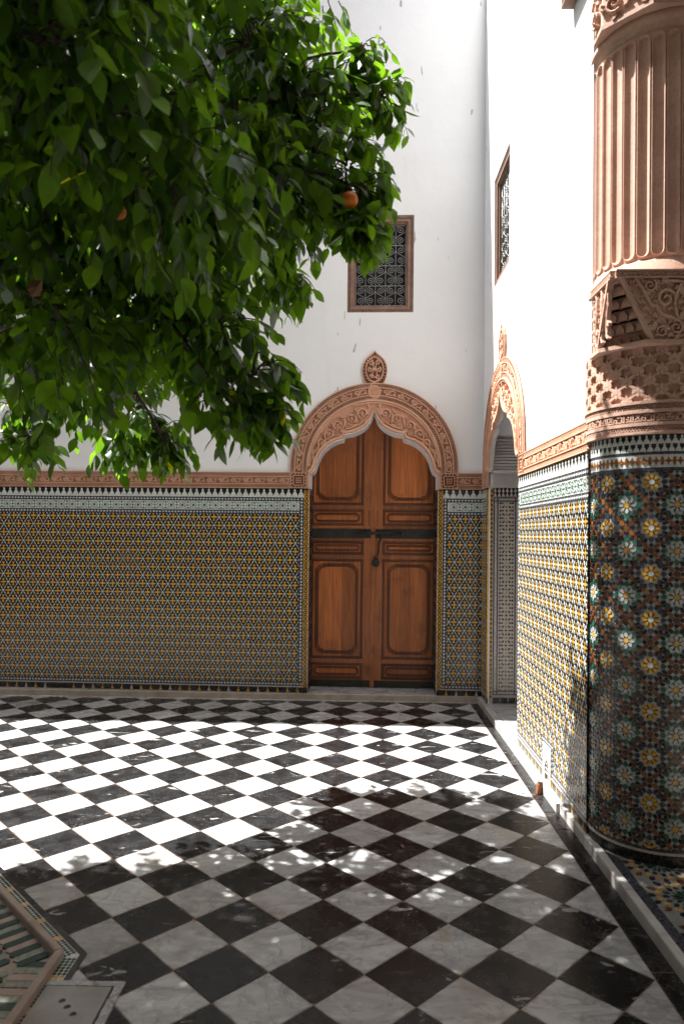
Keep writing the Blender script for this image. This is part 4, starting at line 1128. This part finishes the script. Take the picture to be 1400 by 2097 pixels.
def block_relief(face, name):
    q = MB(faceM(face)); m = STUCCO2
    zt = zb1-.036; c0 = .160
    x0 = (-hb+.004, hb-.004) if face == 'front' else (-YB+.002, hb-.004)
    q.rect(x0[0], x0[1], zt, zb1-.002, -.01, .008, m)
    lattice(q, x0[0], x0[1], zt+.006, zb1-.008, .008, .017, .030, m, .0048)
    q.rect(x0[0], x0[1], zb1-.007, zb1, .0, .019, m); q.rect(x0[0], x0[1], zt-.002, zt+.005, .0, .019, m)
    # sloping edge fillet beside the cut corner
    e = (lambda z: -hb+c0*(zb1-z)/(zb1-zb0)) if face == 'front' else (lambda z: hb-c0*(zb1-z)/(zb1-zb0))
    d = 1 if face == 'front' else -1
    q.ribbon([(e(zb0)+d*.010, zb0), (e(zt)+d*.010, zt)], .014, -.01, .020, m)
    # small leaves filling the ground under the scrolls
    for j in range(9):
        z = zb0+.014+j*.030
        for i in range(-11, 12):
            x = i*.029+(.0145 if j % 2 else 0)
            lim = e(z+.03)
            if (face == 'front' and abs(x) > -lim-.02) or (face != 'front' and not (-YB+.02 < x < lim-.02)) or z > zt-.02: continue
            sg = 1 if x > 0 else -1
            q.prism(xf([(0, 0), (.3, .26), (.7, .26), (1.05, 0), (.65, -.22), (.3, -.22)], x, z, .027, PI/2+sg*(.9 if (i+j) % 2 else -.7)), -.004, .0075+.001*((i+j) % 3), m)
            if (i+j) % 3 == 0: q.prism(ngon(x+.008*sg, z+.014, .0045, 6), -.004, .011, m)
    # scrolls
    tap = lambda a, b: (lambda t: a+(b-a)*t)
    zc = (zb0+zt)/2
    if face == 'front':
        for sx in (1, -1):
            T = lambda P: [(sx*x, z) for x, z in P]
            for (x, z, r, dd, a) in ((-.098+.0, zc+.045, .046, 1, 0), (-.170, zc+.105, .030, -1, 1), (-.05, zc-.085, .034, -1, 2), (-.225, zc+.120, .024, 1, 0), (-.115, zc-.105, .026, 1, 1)):
                q.ribbon(T(spiral(x, z, r, r*.12, a, 1.55, 24, dd)), tap(r*.36, r*.22), -.004, .017, m, crown=.004)
            q.ribbon(T(bez((-.235, zc+.13), (-.17, zc+.06), (-.19, zc+.02), (-.145, zc+.01), 10)), .016, -.004, .018, m, crown=.004)
            q.ribbon(T(bez((-.145, zc+.02), (-.12, zc-.06), (-.06, zc-.02), (-.055, zc-.06), 10)), .017, -.004, .017, m, crown=.004)
            q.ribbon(T(bez((-.03, zc+.11), (-.075, zc+.03), (-.065, zc-.03), (0, zc-.12), 12)), .012, -.004, .020, m, crown=.004)
            q.ribbon(T(bez((-.12, zc+.12), (-.06, zc+.135), (-.03, zc+.115), (-.0, zc+.12), 8)), .013, -.004, .017, m, crown=.003)
            for (x, z, s_, a) in ((-.075, zc+.115, .05, 2.6), (-.14, zc-.055, .045, -1.9), (-.03, zc-.11, .04, -2.4), (-.02, zc+.06, .05, 1.9), (-.02, zc-.01, .05, -1.9), (-.165, zc+.07, .04, 3.0), (-.155, zc-.10, .035, 2.2), (-.06, zc+.085, .035, .6)):
                q.prism(T(xf([(0, 0), (.3, .24), (.7, .28), (1.05, 0), (.65, -.2), (.3, -.2)], x, z, s_, a)), -.004, .015, m)
        q.prism(dia(0, zc+.02, .085, .030, PI/2), -.004, .016, m); q.prism(dia(0, zc-.10, .05, .03, PI/2), -.004, .016, m)
    else:
        for k in range(7):
            x = hb-.045-k*.075
            if x < -YB+.04: break
            q.ribbon(bez((x, zb0+.02), (x-.05, zb0+.10), (x+.035, zb0+.17), (x-.01, zt-.012), 12), .011, -.004, .014, m, crown=.003)
            for j in range(5):
                q.prism(xf([(0, 0), (.3, .24), (.7, .28), (1.05, 0), (.65, -.2), (.3, -.2)], x-.02+.03*(j % 2), zb0+.03+j*.046, .042, 1.2+1.0*(j % 2)), -.004, .013, m)
    q.build(name, pl, kind='stuff')
block_relief('front', 'front_carving'); block_relief('left', 'side_carving')
q = MB(); 
for c_, z0, z1 in ((.150, zb0-.018, zb0+.0),):
    P = [(-hb-.02, -hb+c_-.004), (-hb+c_-.004, -hb-.02), (hb, -hb-.02), (hb, YB), (-hb-.02, YB)]
    q.prism(P, z0, z1, STUCCO2, mp=floor_map, back=True)
q.build('ledge', pl)
# flared collar and fluted shaft
q = MB(); q.lathe([(PR+.012, 2.765), (PR+.012, 2.775), (PR+.006, 2.795), (PR-.006, 2.835), (PR-.012, 2.850), (PR-.06, 2.852), (PR-.06, 3.90), (PR-.012, 3.902), (PR-.010, 3.93), (PR+.0, 3.945), (PR+.008, 3.955), (PR+.008, 3.975), (PR+.004, 3.980)], STUCCO2, A0, A1, 90); q.build('shaft_collar', pl)
RF = PR-.012; fm = cyl_map(RF); fa = 12.2; fz0, fz1 = 2.862, 3.888
def flute_mesh():
    q = MB(fm); hw = math.radians(fa)*RF*.5; r_ = hw*.80
    n = 8
    O = [(r_*math.cos(PI+PI*i/n), fz0+r_+r_*math.sin(PI+PI*i/n)) for i in range(n+1)]+[(r_*math.cos(PI*i/n), fz1-r_+r_*math.sin(PI*i/n)) for i in range(n+1)]
    def ins(k, dz=0): return [(x*k, (fz0+r_+(z-fz0-r_)*k if z < 3.3 else fz1-r_+(z-fz1+r_)*k)) for x, z in O]
    lev = [(1.20, .000), (1.14, .006), (1.03, .0065), (.96, .002), (.82, -.004), (.55, -.0085), (.22, -.0100)]
    vs = []; N_ = len(O)
    def outer(x, z):
        bot = z < 3.3; zz = (fz0-.014 if bot else fz1+.016) if abs(x) < .93*r_ else z
        return (max(-hw, min(hw, x*1.9)), zz)
    vs += [fm(*outer(x, z), -.002) for x, z in O]
    for k, p in lev: vs += [fm(x, z, p) for x, z in ins(k)]
    lev = [(0, 0)]+lev
    fs = []
    for l in range(len(lev)-1):
        for i in range(N_): fs.append([l*N_+i, l*N_+(i+1) % N_, (l+1)*N_+(i+1) % N_, (l+1)*N_+i])
    fs.append([(len(lev)-1)*N_+i for i in range(N_)])
    q.add(vs, fs, STUCCO2, False); return q
# body between flutes is left open behind the hollows
fmesh = None
for k in range(-9, 7):
    a = math.radians(-9.5+k*fa)
    M_ = Matrix.Rotation(a, 4, 'Z')
    if fmesh is None: fmesh = flute_mesh().build('flute', pl, M_).data
    else: link('flute', fmesh, pl, M_)
# upper capital block
q = MB(); P = [(-hb, -hb+.17), (-hb+.17, -hb), (hb, -hb), (hb, YB), (-hb, YB)]
q.prism(P, 3.985, 4.75, STUCCO2, mp=floor_map, back=True); q.prism([(x*1.03, y*1.03) for x, y in P], 3.978, 3.998, STUCCO2, mp=floor_map, back=True)
q.build('capital_block', pl)
def capital_relief(mp, x0, x1, name):
    q = MB(mp); m = STUCCO2; n = max(1, round((x1-x0)/.115)); w_ = (x1-x0)/n
    for i in range(n):
        for j in range(2):
            cx, cz, d = x0+(i+.5)*w_, 4.075+j*.125, 1 if (i+j) % 2 else -1
            q.ribbon(spiral(cx, cz, .045, .006, -1, 1.5, 22, d), lambda t: .015-.006*t, -.004, .018, m, crown=.004)
            for a in (.5, 1.9, 3.3, 4.9): q.prism(xf([(0, 0), (.3, .24), (.7, .28), (1.05, 0), (.65, -.2), (.3, -.2)], cx+.047*math.cos(a), cz+.047*math.sin(a), .036, a+.7*d), -.004, .015, m)
    q.build(name, pl, kind='stuff')
capital_relief(lambda x, z, p: (x, -hb-p, z), -hb+.18, hb, 'capital_carving')
capital_relief(lambda x, z, p: (-hb-p, -x, z), -YB, hb-.18, 'capital_carving')
s2 = math.sqrt(.5); cc = (-hb+.085, -hb+.085)
capital_relief(lambda x, z, p: (cc[0]+s2*x-s2*p, cc[1]-s2*x-s2*p, z), -.115, .115, 'capital_carving')

# ------------------------------------------------------------------ gallery behind the pillar
gf = empty('gallery_floor', Matrix.Identity(4), None, None, kind='structure')
m = MB(floor_map); m.prism([(.985, -2.4), (3.6, -2.4), (3.6, 1.0), (.985, 1.0)], -.05, FLOORZ-.008, glaze('mosaic ground', (.20, .20, .185), .35, .3)); m.build('mosaic_bed', gf)
m = MB(floor_map); m.prism([(.9855, -2.4), (1.030, -2.4), (1.030, .66), (.9855, .76)], 0, FLOORZ-.004, G_SLATE); m.build('border_mosaic', gf)
m = MB(floor_map); rc = (1.034, 1.75, -.9, .72); gx, gy = .30, .30
p0, p1 = FLOORZ-.010, FLOORZ-.005; gpieces = []
def gp(P, mt):
    P = clip(P, *rc)
    if len(P) < 3 or abs(area(P)) < 2e-5: return
    c_ = project((sum(x for x, _ in P)/len(P), sum(y for _, y in P)/len(P), FLOORZ))
    gpieces.append((P, mt, c_[2] if c_ and c_[0] < 1410 and c_[1] < 2110 else 99))
for i in range(0, 4):
    for j in range(-4, 4):
        cx, cy = 1.19+i*gx, .30+j*gy
        for q in range(16):
            a = 2*PI*q/16; pe = 16
            gp(kite(cx, cy, .02, .072, .016, a, .7), G_BLACK if q % 2 else G_GREEN)
            gp(hexa(cx+.092*math.cos(a+.196), cy+.092*math.sin(a+.196), .030, .019, a+.196, .4), G_BLACK if q % 2 else G_SLATE)
            gp(dia(cx+.122*math.cos(a), cy+.122*math.sin(a), .034, .026, a+PI/2), G_YELL)
            gp(hexa(cx+.150*math.cos(a+.196), cy+.150*math.sin(a+.196), .040, .024, a+.2, .4), G_BLACK if q % 3 else G_BRWN)
        for q in range(8):
            a = 2*PI*q/8+.39
            gp(star(cx+gx/2+.035*math.cos(a), cy+gy/2+.035*math.sin(a), .014, .008, 4), G_BRWN if q % 2 else G_BLACK)
gpieces.sort(key=lambda q: q[2])
for k_, (P, mt, d_) in enumerate(gpieces):
    if k_ < 290 and d_ < 90: q = MB(floor_map); q.prism(P, p0, p1+R.uniform(-.0006, .0006), mt); q.build('tile', gf)
    else: m.prism(P, p0, p1, mt)
m.build('small_tile', gf, kind='stuff')

# unseen rest of the courtyard: ceilings and walls added to cut ambient light
CEDAR = mat_wood('unseen dark cedar', (.16, .075, .035), (.09, .040, .020))  # dark wood chosen so the unseen upper walls return little light
def enclose(name, a, b, mt):
    m = MB(floor_map); m.box(a, b, mt); return m.build(name, kind='structure')
enclose('unseen_gallery_ceiling', (.99, -6.4, 4.76), (3.6, .56, 4.95), CEDAR)
enclose('unseen_upper_wall', (.975, -6.4, 4.96), (1.42, .565, 8.2), CEDAR)
enclose('unseen_gallery_wall', (3.61, -6.4, -.05), (3.9, 4.4, 8.2), PLASTER)
enclose('unseen_gallery_end_wall', (1.9, 1.01, FLOORZ), (3.6, 1.3, 4.75), PLASTER)
enclose('unseen_near_gallery_ceiling', (-9.4, -6.4, 4.3), (.985, -2.05, 4.5), CEDAR)
enclose('unseen_near_upper_wall', (-9.4, -2.45, 4.51), (.97, -2.05, 8.2), CEDAR)
enclose('unseen_near_wall', (-9.4, -6.8, -.05), (3.9, -6.45, 8.2), PLASTER)
enclose('unseen_left_wall', (-9.9, -6.8, -.05), (-9.5, 4.6, 6.9), PLASTER)

# ------------------------------------------------------------------ planter basin and drain cover
pt = empty('planter_basin', Matrix.Translation((PC.x, PC.y, 0)), 'octagonal sunken basin with green and white tiled floor, stone rim and checkered mosaic border', 'basin')
def octL(ap): r = ap/math.cos(PI/8); return [(r*math.cos(-PI/8+i*PI/4), r*math.sin(-PI/8+i*PI/4)) for i in range(8)]
m = MB(floor_map); m.prism(octL(1.216), -.006, .0035, G_BLACK, holes=[octL(1.192)]); m.prism(octL(1.192), -.006, .0025, G_WHITE, holes=[octL(1.12)])
m.build('border_bed', pt)
m = MB(floor_map)
for e in range(8):
    a = e*PI/4; ca, sa = math.cos(a), math.sin(a); hl = 1.19*math.tan(PI/8)
    s_ = .0086; n = int(2*hl/(2*s_))
    for i in range(-n//2, n//2+1):
        for r in range(3):
            t = i*2*s_; rr = 1.1825-.0172*r-.0005
            if abs(t) > rr*math.tan(PI/8)-.010: continue
            u = i % 10
            mt = G_YELL if u in (0, 1) else (G_GREEN if u in (5, 6) else G_BLACK)
            P = [(rr+x, t+y) for x, y in ngon(0, 0, s_*.97, 4)]
            m.prism([(ca*x-sa*y, sa*x+ca*y) for x, y in P], .0025, .0042, mt)
m.build('checker_mosaic', pt, kind='stuff')
for e in range(8):
    a = e*PI/4; ca, sa = math.cos(a), math.sin(a)
    m = MB(floor_map); o_, i_ = 1.142, 1.113; th = math.tan(PI/8)
    P = [(o_, -o_*th+.001), (o_, o_*th-.001), (i_, i_*th-.001), (i_, -i_*th+.001)]
    m.prism([(ca*x-sa*y, sa*x+ca*y) for x, y in P], -.10, .034, BASIN)
    I = [(o_-.004, -o_*th+.003), (o_-.004, o_*th-.003), (i_+.004, i_*th-.003), (i_+.004, -i_*th+.003)]
    n4 = [(ca*x-sa*y, sa*x+ca*y, .034) for x, y in P]+[(ca*x-sa*y, sa*x+ca*y, .038) for x, y in I]
    m.add(n4, [[0, 1, 5, 4], [1, 2, 6, 5], [2, 3, 7, 6], [3, 0, 4, 7], [4, 5, 6, 7]], BASIN)
    m.build('rim_stone', pt)
DKG = glaze('worn dark green', (.010, .042, .030), .35, .5)
BM_ = glaze('worn basin white', (.24, .25, .20), .45, .5)
m = MB(floor_map); m.prism(octL(1.115), -.02, .006, BASIN); m.build('basin_bed', pt)
m = MB(floor_map); cnt = 0; bars = []
for e in range(8):
    a = e*PI/4; ca, sa = math.cos(a), math.sin(a); th = math.tan(PI/8); wd, ln = .036, .115
    for r in range(7):
        rr = 1.110-r*(ln+.004)-ln/2
        for i in range(-12, 13):
            t = i*(wd+.002)+(wd/2 if r % 2 else 0)
            if abs(t)+wd/2 > (rr+ln/2)*th: continue
            mt = DKG if (i+r) % 2 else BM_
            if R.random() < .12: mt = BASIN
            P = hexa(rr, t, ln, wd*.97, 0, .84)
            bars.append(([(ca*x-sa*y, sa*x+ca*y) for x, y in P], mt, e))
bars.sort(key=lambda b: -(1 if b[2] in (0, 1) else 0)*10-sum(p[0] for p in b[0])/6)
for k, (P, mt, e) in enumerate(bars):
    if k < 120:
        q = MB(floor_map); q.prism(P, .0, .011+R.uniform(-.0015, .0015), mt); q.build('tile', pt)
    else: m.prism(P, .0, .011, mt)
m.build('small_tile', pt, kind='stuff')
dc = empty('drain_cover', Matrix.Translation((-1.145, -.40, .004)), 'worn square marble drain cover with three small holes beside the stone basin rim', 'drain cover')
WORN = simple('worn marble', (.36, .34, .32), (.25, .235, .22), .5, 9, .3, .003, (1, 1, 1), 0, (.17, .12, .085))
m = MB(floor_map); d_ = .112
holes = [ngon(x, y, .012, 10) for x, y in ((-.026, .042), (.003, .012), (.036, -.022))]
m.prism([(-d_, -.150), (d_, -.150), (d_, .118), (-d_, .118)], -.006, .006, WORN, holes=holes); m.build('slab', dc)
m = MB(floor_map); m.prism([(-d_, -.150), (d_, -.150), (d_, .118), (-d_, .118)], -.012, -.004, DARK); m.build('drain_pit', dc)
for nm, P in (('frame_bar', [(-.118, .124), (.150, .124), (.150, .150), (-.118, .150)]), ('frame_bar', [(.121, -.16), (.150, -.16), (.150, .1235), (.121, .1235)])):
    m = MB(floor_map); m.prism(P, -.006, .005, WMARB); m.build(nm, dc)

# small brown wedge by the niche, bits of leaf on the floor
wb = MB(); wb.box((-.020, -.012, 0), (.016, .012, .058), WOODF); wb.box((-.012, -.010, .056), (.012, .010, .070), WOODM)
o = wb.build('wooden_block'); o.matrix_basis = Matrix.Translation((.905, 1.625, .001)) @ rz(.3) @ Matrix.Rotation(.12, 4, 'Y')
o['label'] = 'small brown wooden block leaning at the kerb in front of the wall niche'; o['category'] = 'block'
for i, (x, y, a) in enumerate(((-.37, .868, .4), (.03, .865, 1.9))):
    q = MB(floor_map); P = [(-.022, 0, .001), (-.010, .009, .004), (.008, .010, .006), (.024, .002, .001), (.008, -.009, .004), (-.010, -.008, .003), (0, 0, .007)]
    q.add(P, [[0, 6, 1], [1, 6, 2], [2, 6, 3], [3, 6, 4], [4, 6, 5], [5, 6, 0]], DRYLEAF)
    o = q.build('fallen_leaf'); o.matrix_basis = Matrix.Translation((x, y, .0015)) @ rz(a)
    o['label'] = ('dry scrap of leaf on a black floor tile, left of the other scrap', 'dry scrap of leaf on a black floor tile, right of the other scrap')[i]
    o['category'] = 'leaf'; o['group'] = 'dry leaf scraps on the floor'

# ------------------------------------------------------------------ orange tree
TR = empty('orange_tree', Matrix.Translation((-2.41, -.585, 0)), 'leafy orange tree with dense dark green crown hanging over the courtyard', 'tree')
TO = Vector((-2.41, -.585, 0))
clumps = [(-1.72,.6,2.58,.24,1), (-1.85,.75,2.40,.14,1), (-1.06,-.68,2.97,.32,1.3), (-.84,-.43,2.75,.26,1), (-1.33,-.18,2.89,.35,1), (-.40,1.0,4.46,.20,.42), (-.70,.65,4.02,.19,1), (-.66,.32,3.64,.22,1), (-.50,.62,3.62,.22,1), (-.33,.62,3.60,.15,1), (-.10,.62,3.60,.07,1.5), (-.20,.62,3.82,.05,1.5),
 (-.43,.52,3.24,.26,1), (-.26,.57,3.26,.13,1), (-.20,.47,3.10,.07,1.3), (-.48,.52,3.06,.16,1), (-.20,.42,2.93,.04,2), (-.72,.22,3.09,.30,1), (-1.45,.22,2.85,.36,1), (-1.05,.32,2.76,.33,1),
 (-.73,.72,2.90,.19,1), (-.52,.72,2.80,.05,1.4), (-1.34,.02,2.38,.26,1), (-.80,.22,2.38,.18,1), (-.64,.22,2.20,.13,1.1), (-.76,.17,2.12,.11,1.2), (-.60,.22,2.06,.06,1.6), (-1.07,.42,2.44,.18,1),
 (-1.44,1.22,2.26,.15,1.1), (-1.50,1.22,2.10,.10,1.3), (-1.28,1.22,2.09,.08,1.5), (-1.96,.92,2.20,.16,1.1), (-1.86,.82,2.02,.08,1.4), (-1.66,.92,2.36,.16,1),
 (-1.35,1.65,3.45,.48,.62), (-.80,1.35,3.70,.32,.62), (-1.75,1.62,3.85,.46,.8), (-.75,.95,4.12,.30,.8), (-1.20,1.30,4.25,.42,.8), (-1.6,1.7,2.95,.28,.8),
 (-1.5,.5,4.75,.55,.7), (-1.6,-.3,4.5,.60,.75), (-1.05,-.1,4.05,.45,.8), (-1.0,-.7,3.7,.40,.95), (-1.25,-.45,3.55,.35,.8), (-2.2,-.5,3.9,.70,.5), (-2.1,.5,3.2,.5,.8), (-2.4,.1,3.5,.5,.58), (-2.3,-.2,3.0,.45,.5), (-1.75,-.6,3.4,.45,.58), (-2.75,.5,2.9,.45,.55), (-3.2,.2,3.0,.55,.9), (-3.0,.6,3.4,.5,.8), (-3.3,-.4,3.4,.6,.8), (-1.3,.98,2.9,.33,.5), (-1.05,.85,3.2,.28,.5), (-1.5,.7,3.3,.35,.5), (-1.9,-.9,3.0,.5,.6), (-2.6,-.9,4.6,.7,.4), (-2.9,-.3,3.6,.6,.4), (-2.5,-1.5,3.5,.6,.4), (-1.3,-1.2,3.9,.5,.5)]
limbs = MB(); rng = np.random.default_rng(3)
def cv(a, b, c_, n=9): return [a*(1-t)**2+b*2*t*(1-t)+c_*t*t for t in [i/n for i in range(n+1)]]
tk = MB(); tk.tube([Vector((0, 0, -.05)), Vector((.03, .02, .5)), Vector((.02, .05, 1.1)), Vector((.08, .06, 1.65)), Vector((.14, .08, 2.0))], lambda t: .12-.035*t+.04*(1-t)**6, BARK, 12); tk.build('trunk', TR)
crotch = Vector((.12, .07, 1.9))
twigs = MB(); L_pos, L_dir, L_nor, L_sz = [], [], [], []
def add_leaf(p, d, n, s): L_pos.append(p); L_dir.append(d); L_nor.append(n); L_sz.append(s)
tips = []
mains = []
for i, (x, y, z, r) in enumerate(((-1.1, .1, 3.1, .055), (-1.3, .3, 2.75, .045), (-1.15, 1.3, 3.9, .05), (-1.7, -.5, 3.9, .05), (-1.3, -.4, 2.7, .04), (-2.7, -.9, 4.2, .05), (-1.7, .9, 2.75, .035), (-1.3, .7, 4.3, .045))):
    e = Vector((x, y, z))-TO; mid = crotch.lerp(e, .45)+Vector((0, 0, .28))
    P = cv(crotch, mid, e); mains.append(P)
    lm = MB(); lm.tube(P, lambda t, r=r: r*(1-.72*t), BARK, 8); lm.build('limb', TR)
for (x, y, z, r, dn) in clumps:
    c = Vector((x, y, z))-TO
    best = min((p for P in mains for p in P[3:]), key=lambda p: (p-c).length+.4*max(0, p.z-c.z-.6))
    mid = best.lerp(c, .5)+Vector((0, 0, .10+.1*R.random()))
    limbs.tube(cv(best, mid, c, 6), lambda t: .016-.010*t, BARK, 5)
    nt_ = max(5, int(dn*(14+520*r**2.2+2100*r**3*.35)))
    for k in range(nt_):
        u = rng.normal(size=3); u /= np.linalg.norm(u); rad = r*rng.random()**(1/2.6)
        o = c+Vector(u)*rad*.8
        dirv = (Vector(u)*.7+(c-Vector((0, 0, c.z*.5+1.0))).normalized()*.25+Vector((rng.normal()*.35, rng.normal()*.35, -.25-.35*rng.random()))).normalized()
        ln = min(.27, .09+r*.48)*(.6+.6*rng.random())
        P = cv(o, o+dirv*ln*.6+Vector((0, 0, .03)), o+dirv*ln+Vector((0, 0, -.09*ln/.3)), 4)
        if k % (5 if r > .24 else 2) == 0: limbs.tube(cv(c.lerp(o, .2), c.lerp(o, .6)+Vector((0, 0, .04)), o, 3), lambda t: .006-.003*t, BARK, 4)
        twigs.tube(P, lambda t: .0032-.0018*t, BARK, 4)
        nl = max(4, int(ln/.027)); ph = rng.random()*6.28
        for i in range(nl):
            t = (i+.6)/nl; q = t*4; a = int(min(3, q)); p = P[a].lerp(P[a+1], q-a); d = (P[a+1]-P[a]).normalized()
            s_ = d.orthogonal().normalized(); s_.rotate(Matrix.Rotation(ph+i*2.4, 3, d))
            ld = (d*.45+s_*.65+Vector((rng.normal()*.22, rng.normal()*.22, -.42-.62*rng.random()))).normalized()
            nn = (s_*.5+Vector((rng.normal()*.45, rng.normal()*.45-.25, .75))); nn = (nn-ld*nn.dot(ld)).normalized()
            add_leaf(p, ld, nn, (.070+.060*rng.random())*(1 if t < .85 else .8))
limbs.build('branches', TR); twigs.build('twigs', TR, kind='stuff')
# leaf template: folded blade with a curved midrib
prof = [(0, 0.0), (.10, .06), (.28, .205), (.50, .25), (.74, .17), (.90, .065), (1.0, 0)]
tv = []; tf = []
for i, (t, wv) in enumerate(prof):
    zz = -.10*(t-.5)**2*4*.35-.08*t*t
    if wv == 0: tv.append((t, 0, zz))
    else: tv += [(t, -wv, zz+.10*wv/.25*.45), (t, 0, zz), (t, wv, zz+.10*wv/.25*.45)]
tf += [[0, 2, 1], [0, 3, 2]]
for i in range(4):
    a = 1+i*3; b_ = a+3
    tf += [[a, a+1, b_+1, b_], [a+1, a+2, b_+2, b_+1]]
tf += [[13, 14, 16], [14, 15, 16]]
tv = np.array(tv); P_ = np.array(L_pos); D_ = np.array(L_dir); N_ = np.array(L_nor); S_ = np.array(L_sz)
B_ = np.cross(N_, D_)*(.80+.36*rng.random(len(P_)))[:, None]; N_ = N_*(rng.normal(1.0, .9, len(P_)))[:, None]
# which leaves show largest
Wp = P_+np.array(TO); inv = np.array(camo.matrix_world.inverted()); cc_ = Wp@inv[:3, :3].T+inv[:3, 3]
dep = -cc_[:, 2]; sx = 700+FPX*cc_[:, 0]/np.maximum(dep, .1); sy = 1099-FPX*cc_[:, 1]/np.maximum(dep, .1)
vis = (dep > .3) & (sx > 0) & (sx < 1400) & (sy > 0) & (sy < 2097)
gridk = {}                                            # front-most leaf of each small screen cell is the one seen
order = np.argsort(dep)
front = np.zeros(len(dep), bool)
for i in order:
    if not vis[i]: continue
    k = (int(sx[i]/26), int(sy[i]/34))
    if k not in gridk: gridk[k] = 1; front[i] = True
score = np.where(front, S_/dep, 0); big = set(np.argsort(-score)[:300].tolist())
variants = []
for rv in (.05, .2, .35, .5, .7, .88):
    me = bpy.data.meshes.new('leaf'); me.from_pydata(tv.tolist(), [], tf); me.materials.append(LEAF)
    at = me.attributes.new('rnd', 'FLOAT', 'POINT'); at.data.foreach_set('value', [rv]*len(tv))
    me.polygons.foreach_set('use_smooth', [True]*len(tf)); variants.append(me)
for i in sorted(big):
    M_ = Matrix(((D_[i][0], B_[i][0], N_[i][0], P_[i][0]), (D_[i][1], B_[i][1], N_[i][1], P_[i][1]), (D_[i][2], B_[i][2], N_[i][2], P_[i][2]), (0, 0, 0, 1))) @ Matrix.Scale(S_[i], 4)
    link('leaf', variants[R.randrange(6)], TR, M_)
idx = np.array([i for i in range(len(P_)) if i not in big]); nL = len(idx); nV = len(tv)
V = P_[idx][:, None, :]+S_[idx][:, None, None]*(tv[None, :, 0:1]*D_[idx][:, None, :]+tv[None, :, 1:2]*B_[idx][:, None, :]+tv[None, :, 2:3]*N_[idx][:, None, :])
F = []
me = bpy.data.meshes.new('foliage')
me.vertices.add(nL*nV); me.vertices.foreach_set('co', V.reshape(-1).astype(np.float32))
ls = [len(f) for f in tf]; flat = np.concatenate([np.array(f) for f in tf]); nl_ = len(flat)
me.loops.add(nL*nl_); me.loops.foreach_set('vertex_index', (flat[None, :]+np.arange(nL)[:, None]*nV).reshape(-1).astype(np.int32))
st = np.concatenate([[0], np.cumsum(ls)[:-1]])
me.polygons.add(nL*len(tf)); me.polygons.foreach_set('loop_start', (st[None, :]+np.arange(nL)[:, None]*nl_).reshape(-1).astype(np.int32))
me.polygons.foreach_set('use_smooth', np.ones(nL*len(tf), bool))
me.update(calc_edges=True); me.validate()
at = me.attributes.new('rnd', 'FLOAT', 'POINT'); at.data.foreach_set('value', np.repeat(rng.random(nL), nV).astype(np.float32))
me.materials.append(LEAF)
link('foliage', me, TR, kind='stuff')
print('leaves', len(P_))
# oranges
def orange(p, r, label):
    o = empty('orange', Matrix.Translation(p), label, 'orange', 'oranges hanging in the tree')
    m = MB(); m.lathe([(max(.0004, r*math.sin(PI*i/12))*(1 if i else 1), -r*.95*math.cos(PI*i/12)) for i in range(13)], ORANGE, 0, 2*PI, 24); m.build('fruit', o)
    m = MB(); m.lathe([(.0004, r*.97), (.006, r*.96), (.004, r*.93)], LEAF, 0, 2*PI, 5); m.tube([(0, 0, r*.9), (.004, .003, r+.05)], .0022, BARK, 4); m.build('stalk', o)
orange((-.245, .31, 2.973), .036, 'bright orange hanging at the right edge of the crown above the grilled window')
orange((-.975, -.427, 2.59), .026, 'dark red orange deep in the shaded left of the crown')
orange((-.885, .45, 2.47), .032, 'orange half hidden by leaves low in the middle of the crown')
# withered leaf in the shade
q = MB(); q.add([(0, 0, 0), (.03, .01, -.02), (.04, 0, -.06), (.02, -.01, -.10), (-.015, .0, -.085), (-.03, .01, -.04), (.005, -.02, -.05)], [[0, 6, 1], [1, 6, 2], [2, 6, 3], [3, 6, 4], [4, 6, 5], [5, 6, 0]], DRYLEAF)
q.build('withered_leaf', TR, Matrix.Translation(Vector((-1.22, -.43, 2.37))-TO) @ rz(.9) @ Matrix.Rotation(.7, 4, 'Y') @ Matrix.Scale(.72, 4))
bpy.context.view_layer.update()
